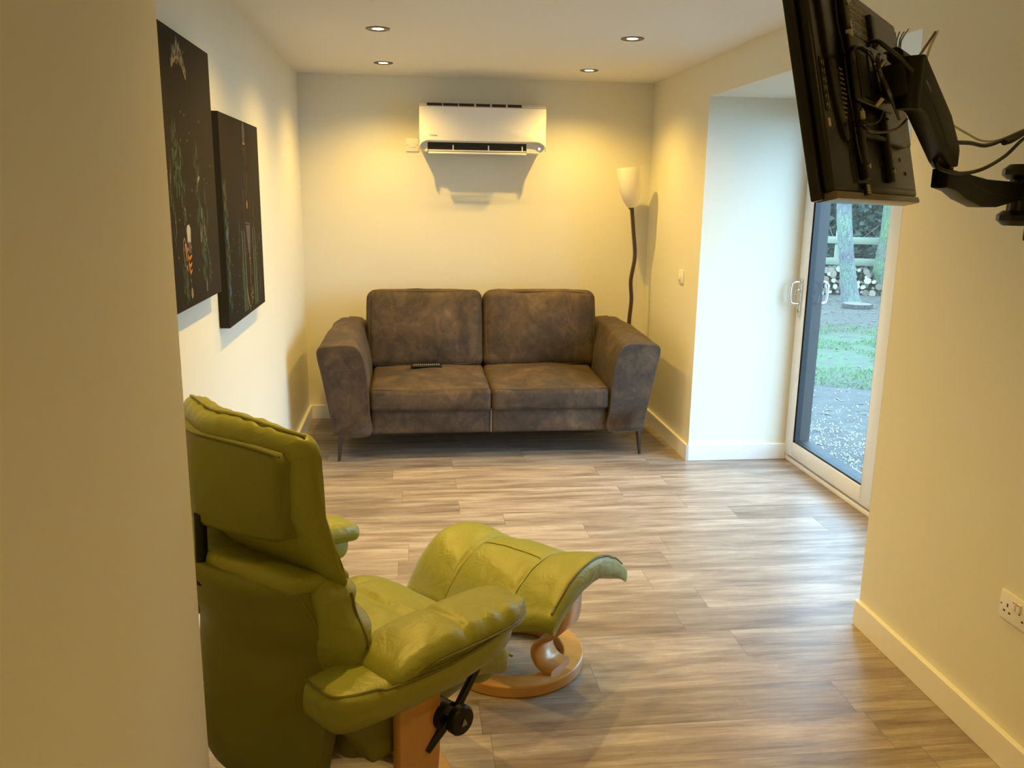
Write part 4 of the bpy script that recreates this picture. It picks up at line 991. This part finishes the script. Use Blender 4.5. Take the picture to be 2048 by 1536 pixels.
# ------------------------------------------------------------------ garden outside
def mat_ground():
    t = NT('garden_ground'); g = t.n('ShaderNodeNewGeometry').outputs['Position']
    sp = t.n('ShaderNodeSeparateXYZ'); t.put(sp, 0, g)
    r = t.math('ADD', t.math('MULTIPLY', sp.outputs[0], 0.5), t.math('MULTIPLY', sp.outputs[1], 0.87))
    n1 = t.noise(g, 0.9, 5, 0.6); n2 = t.noise(g, 6, 6, 0.7); n3 = t.noise(g, 30, 4, 0.6)
    r = t.math('ADD', r, t.math('MULTIPLY', t.math('SUBTRACT', n1, 0.5), 1.8))
    earth = t.ramp(n2, [(0.3, (0.034, 0.032, 0.027)), (0.6, (0.066, 0.062, 0.054)), (0.8, (0.105, 0.098, 0.084))])
    grass = t.ramp(n3, [(0.3, (0.025, 0.055, 0.018)), (0.55, (0.055, 0.10, 0.038)), (0.75, (0.10, 0.14, 0.07))])
    grass = t.mix(t.ramp(n2, [(0.45, (0, 0, 0)), (0.6, (1, 1, 1))]), grass, earth)
    litter = t.ramp(n3, [(0.3, (0.03, 0.026, 0.018)), (0.55, (0.065, 0.056, 0.040)), (0.75, (0.12, 0.11, 0.075))])
    f1 = t.ramp(t.math('DIVIDE', r, 20), [(0.44, (0, 0, 0)), (0.47, (1, 1, 1))])
    f2 = t.ramp(t.math('DIVIDE', r, 20), [(0.60, (0, 0, 0)), (0.66, (1, 1, 1))])
    c = t.mix(f1, earth, grass); c = t.mix(f2, c, litter); t.bump(n3, 0.6, 0.03)
    return t.set(Base_Color=c, Roughness=0.9)
G = -0.15
b = bm_new()
N = 60
gv = {}
for i in range(N+1):
    for j in range(N+1):
        x = XD+0.14+ (22*(i/N)**1.6); y = -6+ 34*(j/N)
        gv[i, j] = b.verts.new((x, y, G+0.05*noise.noise(Vector((x*0.6, y*0.6, 0)))*min(1, (x-XD)/3)+0.012*noise.noise(Vector((x*4, y*4, 2)))))
for i in range(N):
    for j in range(N): b.faces.new((gv[i, j], gv[i+1, j], gv[i+1, j+1], gv[i, j+1]))
gr = link('garden_ground', b, mat_ground()); gr['kind'] = 'structure'
b = bm_new(); box(b, XD+0.14, XD+0.42, 3.0, 4.90, G-0.02, -0.035, 0.006); struct('trim_1', b, plain('pale_stone_step', (0.30, 0.32, 0.32), 0.7, bump=0.2))
def gz(x, y): return G+0.05*noise.noise(Vector((x*0.6, y*0.6, 0)))*min(1, (x-XD)/3)+0.012*noise.noise(Vector((x*4, y*4, 2)))
M_chip = plain('white_gravel', (0.42, 0.40, 0.37), 0.6, var=0.2, scale=60)
rn = random.Random(11)
b = bm_new()
for k in range(9000):
    y = rn.uniform(4.6, 8.8); x = rn.uniform(0.36, 0.68)*y; r = 0.5*x+0.87*y
    if x < XD+0.45 or rn.random() > math.exp(-max(0, (r-6.7))/0.6): continue
    s = rn.uniform(0.004, 0.011); kb = bmesh.new(); bmesh.ops.create_icosphere(kb, subdivisions=1, radius=1)
    merge(b, kb, T(x, y, gz(x, y)+s*0.3) @ ER(rn.uniform(0, 90), rn.uniform(0, 90), rn.uniform(0, 90)) @ Matrix.Diagonal((s, s*0.8, s*0.5, 1)))
o = link('gravel', b, M_chip, smooth=False); tag(o, 'scattered white gravel chips on the bare ground outside the door', 'gravel', kind='stuff')
def mat_leafy(name, a, c, sc=6):
    t = NT(name); o = t.obj(); f = t.noise(o, sc, 3); return t.set(Base_Color=t.mix(f, c4(a), c4(c)), Roughness=0.7)
M_grass = mat_leafy('grass_blades', (0.030, 0.085, 0.018), (0.10, 0.19, 0.05), 2)
b = bm_new()
for k in range(14000):
    y = rn.uniform(7.4, 12.5); x = rn.uniform(0.40, 0.66)*y; r = 0.5*x+0.87*y
    if noise.noise(Vector((x*1.3, y*1.3, 5))) < -0.12: continue
    if not 8.7 < r < 13.2: continue
    z = gz(x, y); a = rn.uniform(0, 6.28); h = rn.uniform(0.012, 0.045); w = 0.005; dx, dy = math.cos(a)*w, math.sin(a)*w
    vs = [b.verts.new((x-dx, y-dy, z-0.003)), b.verts.new((x+dx, y+dy, z-0.003)), b.verts.new((x+rn.uniform(-.03, .03), y+rn.uniform(-.03, .03), z+h))]; b.faces.new(vs)
o = link('grass', b, M_grass, smooth=False); tag(o, 'patchy short green grass beyond the gravel', 'grass', kind='stuff')
b = bm_new()
for k in range(1500):
    y = rn.uniform(6.5, 16); x = rn.uniform(0.38, 0.66)*y; r = 0.5*x+0.87*y
    if r < 12 and rn.random() < 0.8: continue
    z = gz(x, y); a = rn.uniform(0, 3.14); l = rn.uniform(0.02, 0.07); c, s = math.cos(a), math.sin(a); w = rn.uniform(0.006, 0.016)
    vs = [b.verts.new((x-c*l-s*w*0, y-s*l, z+0.006)), b.verts.new((x+s*w, y-c*w, z+0.010)), b.verts.new((x+c*l, y+s*l, z+0.006)), b.verts.new((x-s*w, y+c*w, z+0.012))]; b.faces.new(vs)
o = link('leaf_litter', b, plain('dry_litter', (0.17, 0.145, 0.10), 0.8, var=0.4, scale=3), smooth=False); tag(o, 'dry leaf and bark litter scattered under the trees', 'leaf litter', kind='stuff')

def mat_bark(name, a, c, g, gf):
    t = NT(name); o = t.obj(); v = t.n('ShaderNodeTexVoronoi', feature='DISTANCE_TO_EDGE'); t.put(v, 'Vector', t.mix(0.10, t.map(o, (1, 1, 0.22)), t.n('ShaderNodeTexNoise', i_Vector=o, i_Scale=7.0).outputs[1])); v.inputs['Scale'].default_value = 26
    f = t.noise(t.map(o, (1, 1, 0.35)), 9, 6, 0.7, 0.8)
    col = t.mix(f, c4(a), c4(c)); gm = t.ramp(t.noise(o, 1.6, 4), [(0.45-gf*0.15, (0, 0, 0)), (0.62-gf*0.15, (1, 1, 1))])
    col = t.mix(gm, col, c4(g)); col = t.mix(t.ramp(v.outputs[0], [(0.0, (0.75, 0.75, 0.75)), (0.09, (0, 0, 0))]), col, (0.02, 0.02, 0.018, 1))
    t.bump(v.outputs[0], 1.0, 0.03); return t.set(Base_Color=col, Roughness=0.9)
def trunk(pts, r0, r1, name, label, mat, twigs=0):
    t = thing(name, label, 'tree', pts[0])
    L = [Vector(p)-Vector(pts[0]) for p in pts]; P = cat(L, 6); rings = []
    for i, p in enumerate(P):
        q = r0+(r1-r0)*min(1, i/(len(P)-1)*1.2); q *= 1+0.5*math.exp(-p.z/0.16)
        rings.append([p+Vector((q*math.cos(2*math.pi*k/28)*(1+0.06*noise.noise(Vector((k*0.7, p.z*3, r0*9)))), q*math.sin(2*math.pi*k/28)*(1+0.06*noise.noise(Vector((k*0.9, p.z*3, 4)))), 0)) for k in range(28)])
    b = bm_new(); loft(b, rings); link('trunk', b, mat, t, sharp=80)
    return t, P
M_bark1 = mat_bark('smooth_grey_bark', (0.065, 0.062, 0.062), (0.15, 0.148, 0.145), (0.12, 0.16, 0.11), 0.4)
M_bark2 = mat_bark('rough_mossy_bark', (0.05, 0.058, 0.042), (0.14, 0.155, 0.11), (0.10, 0.155, 0.065), 0.5)
M_leaf = mat_leafy('dark_foliage', (0.005, 0.014, 0.008), (0.022, 0.045, 0.024))
def crown(t, c, rad, n, rr):
    b = bm_new()
    for k in range(n):
        a = rr.uniform(0, 6.28); q = rr.random()**0.4; u = rr.uniform(-1, 1); s = math.sqrt(1-u*u)
        p = Vector((c[0]+rad[0]*q*s*math.cos(a), c[1]+rad[1]*q*s*math.sin(a), c[2]+rad[2]*q*u)); l = rr.uniform(0.05, 0.14)
        d = Vector((rr.uniform(-1, 1), rr.uniform(-1, 1), rr.uniform(-1, 0.6))).normalized()*l; w = d.cross(Vector((rr.uniform(-1, 1), rr.uniform(-1, 1), rr.uniform(-1, 1)))).normalized()*l*0.35
        b.faces.new([b.verts.new(x) for x in (p-w, p+d*0.5-w*0.2, p+d, p+w)])
    link('foliage', b, M_leaf, t, smooth=False)
tr, P = trunk([(7.68, 14.15, -0.2), (7.60, 14.22, 0.35), (7.50, 14.25, 1.0), (7.44, 14.3, 1.8), (7.42, 14.3, 4.2)], 0.135, 0.12, 'garden_tree', 'slender grey leaning tree trunk behind the sawn log slice', M_bark1)
crown(tr, (-0.2, 0.2, 4.5), (0.75, 0.9, 1.0), 1100, random.Random(2))
tr, P = trunk([(8.92, 15.3, -0.2), (8.95, 15.3, 0.5), (9.0, 15.3, 1.4), (9.02, 15.3, 4.6)], 0.24, 0.215, 'garden_tree', 'thick mossy rough barked tree trunk at the right of the glass', M_bark2)
crown(tr, (0.3, 0.3, 5.0), (0.85, 0.9, 1.2), 1200, random.Random(3))
ls = thing('log_slice', 'low sawn slice of log lying flat in front of the leaning tree', 'log', (7.27, 13.20, -0.15))
b = bm_new(); rings = []
for z, s in ((-0.02, 0.97), (0.0, 1.0), (0.085, 1.02), (0.10, 1.0)): rings.append([Vector((0.235*s*math.cos(2*math.pi*k/28)*(1+0.04*math.sin(k)), 0.235*s*math.sin(2*math.pi*k/28)*(1+0.05*math.sin(k*1.7)), z)) for k in range(28)])
loft(b, rings); link('bark', b, mat_bark('log_bark', (0.03, 0.024, 0.022), (0.065, 0.052, 0.045), (0.05, 0.05, 0.04), 0.0), ls)
b = bm_new(); lathe(b, [(0.215, 0.1005), (0.0, 0.1015)], 28); link('cut_face', b, plain('weathered_cut_wood', (0.13, 0.105, 0.09), 0.8, var=0.2, scale=8), ls)

# fence of horizontal boards
F0 = Vector((7.35, 16.70, 0)); FD = Vector((0.88, -0.47, 0)).normalized(); FN = Vector((FD.y, -FD.x, 0))
MFn = Matrix(((FD.x, -FD.y, 0, F0.x), (FD.y, FD.x, 0, F0.y), (0, 0, 1, 0), (0, 0, 0, 1)))
fe = thing('post_and_rail_fence', 'pale timber post and rail fence behind the trees', 'fence'); fe.matrix_world = MFn
M_fence = mat_wood('pale_timber_rail', (0.13, 0.145, 0.095), (0.20, 0.21, 0.135), 0.8, (2, 10, 20))
for z0, z1 in ((0.76, 0.895), (0.345, 0.485), (-0.06, 0.05)):
    b = bm_new(); box(b, -3.5, 6.0, -0.02, 0.02, z0, z1, 0.004); link('rail', b, M_fence, fe)
for x in (-2.6, -0.75, 1.15, 3.0, 4.9):
    b = bm_new(); box(b, x-0.05, x+0.05, 0.02, 0.12, -0.25, 1.0, 0.004); link('post', b, M_fence, fe)

# log pile in front of the fence
def logface():
    t = NT('cut_log_face'); oi = t.n('ShaderNodeObjectInfo').outputs['Random']; f = t.noise(t.obj(), 2.5, 4)
    c = t.ramp(oi, [(0.0, (0.10, 0.07, 0.045)), (0.3, (0.20, 0.15, 0.10)), (0.6, (0.33, 0.27, 0.185)), (1.0, (0.44, 0.38, 0.27))])
    return t.set(Base_Color=t.mix(t.math('MULTIPLY', f, 0.6), c, (0.10, 0.07, 0.045, 1)), Roughness=0.8)
M_logend = logface(); M_logbark = plain('log_bark_dark', (0.05, 0.04, 0.032), 0.9, var=0.3)
vd = Vector((7.95, 15.6, 0)).normalized(); sd_ = Vector((vd.y, -vd.x, 0))
rl = random.Random(21); cnt = 0
spots = []; rown = []
for row in range(5):
    for k in range(14-row*1):
        rown.append(row); spots.append((-0.72+k*0.125+row*0.055+rl.uniform(-.028, .028), -0.14+0.052+row*0.100+rl.uniform(-.022, .022)))
first = None
posw = ['in the bottom course', 'in the second course', 'in the third course', 'in the fourth course', 'in the top course']
for i, (u, z) in enumerate(spots):
    r = rl.choice((0.030, 0.038, 0.045, 0.052, 0.060, 0.070)); c = Vector((7.98, 15.55, 0))+sd_*u; c.z = z
    if first is None:
        lg = thing('firewood_log', 'cut firewood log in the stack against the fence, pale sawn end showing', 'log', c, 0, 'firewood logs stacked against the fence')
        b = bm_new(); prof = [(0.0, -0.17), (0.96, -0.17), (1.0, -0.16), (1.0, 0.16), (0.96, 0.168)]
        lathe(b, [(q, z) for q, z in prof], 14, Matrix.Rotation(math.pi/2, 4, 'X')); link('bark', b, M_logbark, lg)
        b = bm_new(); lathe(b, [(0.93, 0.171), (0, 0.172)], 14, Matrix.Rotation(math.pi/2, 4, 'X')); link('cut_face', b, M_logend, lg)
        first = lg
    else:
        lg = first.copy(); COL.objects.link(lg)
        for ch in first.children: cc = ch.copy(); COL.objects.link(cc); cc.parent = lg
        lg.location = c
    lg['label'] = 'cut firewood log '+posw[rown[i]]+' of the stack against the fence, sawn end showing'
    lg.scale = (r, 1, r*rl.uniform(0.75, 1.15)); lg.rotation_euler = (0, rl.uniform(-.4, .4), math.atan2(vd.y, vd.x)-math.pi/2+rl.uniform(-.22, .22))

# conifers and bare shrubs beyond the fence
def shrub(x, y, h, w, label, sd):
    rr = random.Random(sd); t = thing('dark_conifer', label, 'tree', (x, y, -0.2))
    b = bm_new(); tube(b, [(0, 0, 0), (0.05, 0, h*0.5), (0, 0, h)], lambda q: 0.10*(1-q)+0.01, 10, 4); link('stem', b, M_bark1, t)
    b = bm_new()
    for k in range(60):
        z = h*rr.uniform(0.1, 0.9); a = rr.uniform(0, 6.28); l = w*(1.15-z/h)*rr.uniform(0.6, 1.2); d = Vector((math.cos(a), math.sin(a), rr.uniform(-0.2, 0.5)))
        p0 = Vector((0, 0, z)); p1 = p0+d*l*0.5+Vector((0, 0, rr.uniform(-.1, .1))); p2 = p0+d*l+Vector((0, 0, rr.uniform(-.3, .1)))
        tube(b, [p0, p1, p2], lambda q: 0.014*(1-q)+0.005, 4, 3)
        for _ in range(3): e = p1+(p2-p1)*rr.random(); tube(b, [e, e+Vector((rr.uniform(-.3, .3), rr.uniform(-.3, .3), rr.uniform(-.2, .35)))], 0.0045, 3, 0)
    link('twigs', b, plain('bare_twigs', (0.20, 0.21, 0.18), 0.8, var=0.3, scale=5), t)
    b = bm_new()
    for k in range(8500):
        z = h*rr.random()**0.9; q = w*(1.1-0.75*z/h)*math.sqrt(rr.random()); a = rr.uniform(0, 6.28)
        p = Vector((q*math.cos(a), q*math.sin(a), z)); l = rr.uniform(0.05, 0.16); d = Vector((rr.uniform(-1, 1), rr.uniform(-1, 1), rr.uniform(-1, .4))).normalized()*l
        s = d.cross(Vector((rr.uniform(-1, 1), rr.uniform(-1, 1), rr.uniform(-1, 1)))).normalized()*l*0.4
        b.faces.new([b.verts.new(v) for v in (p-s, p+d*0.5-s, p+d, p+s)])
    link('foliage', b, M_leaf, t, smooth=False)
for i, (x, y, h, w) in enumerate(((5.4, 19.2, 5.2, 1.0), (7.6, 18.6, 4.6, 0.95), (9.5, 17.9, 5.4, 0.95), (11.4, 16.9, 4.8, 0.95), (13.3, 16.0, 5.6, 1.0), (15.4, 15.0, 5.0, 1.0))):
    shrub(x, y, h, w, ['dark conifer beyond the fence, furthest left', 'dark conifer beyond the fence, behind the leaning trunk', 'dark conifer beyond the fence, between the two trunks', 'dark conifer beyond the fence, just right of the mossy trunk', 'tall dark conifer beyond the right end of the fence', 'dark conifer furthest right beyond the fence'][i], 40+i)

# dense evergreen hedge closing the garden behind the conifers
hd = thing('evergreen_hedge', 'tall dense dark evergreen hedge closing the view behind the conifers', 'hedge', (12, 23, -0.2))
b = bm_new(); rr = random.Random(77); rings = []
for i in range(61):
    u = -15+30*i/60; c = Vector((u*0.88, -u*0.47, 0)); r = []
    for k in range(20):
        a = math.pi*k/19; p = c+Vector((-0.47*math.cos(a)*1.6, -0.88*math.cos(a)*1.6, 7.5*math.sin(a)**0.35)); n_ = noise.noise(p*0.9)*0.7+noise.noise(p*2.7)*0.35
        r.append(p+Vector((-0.47*n_, -0.88*n_, n_*0.5)))
    rings.append(r)
loft(b, rings, closed=False, cap=False); link('foliage', b, M_leaf, hd, smooth=False)
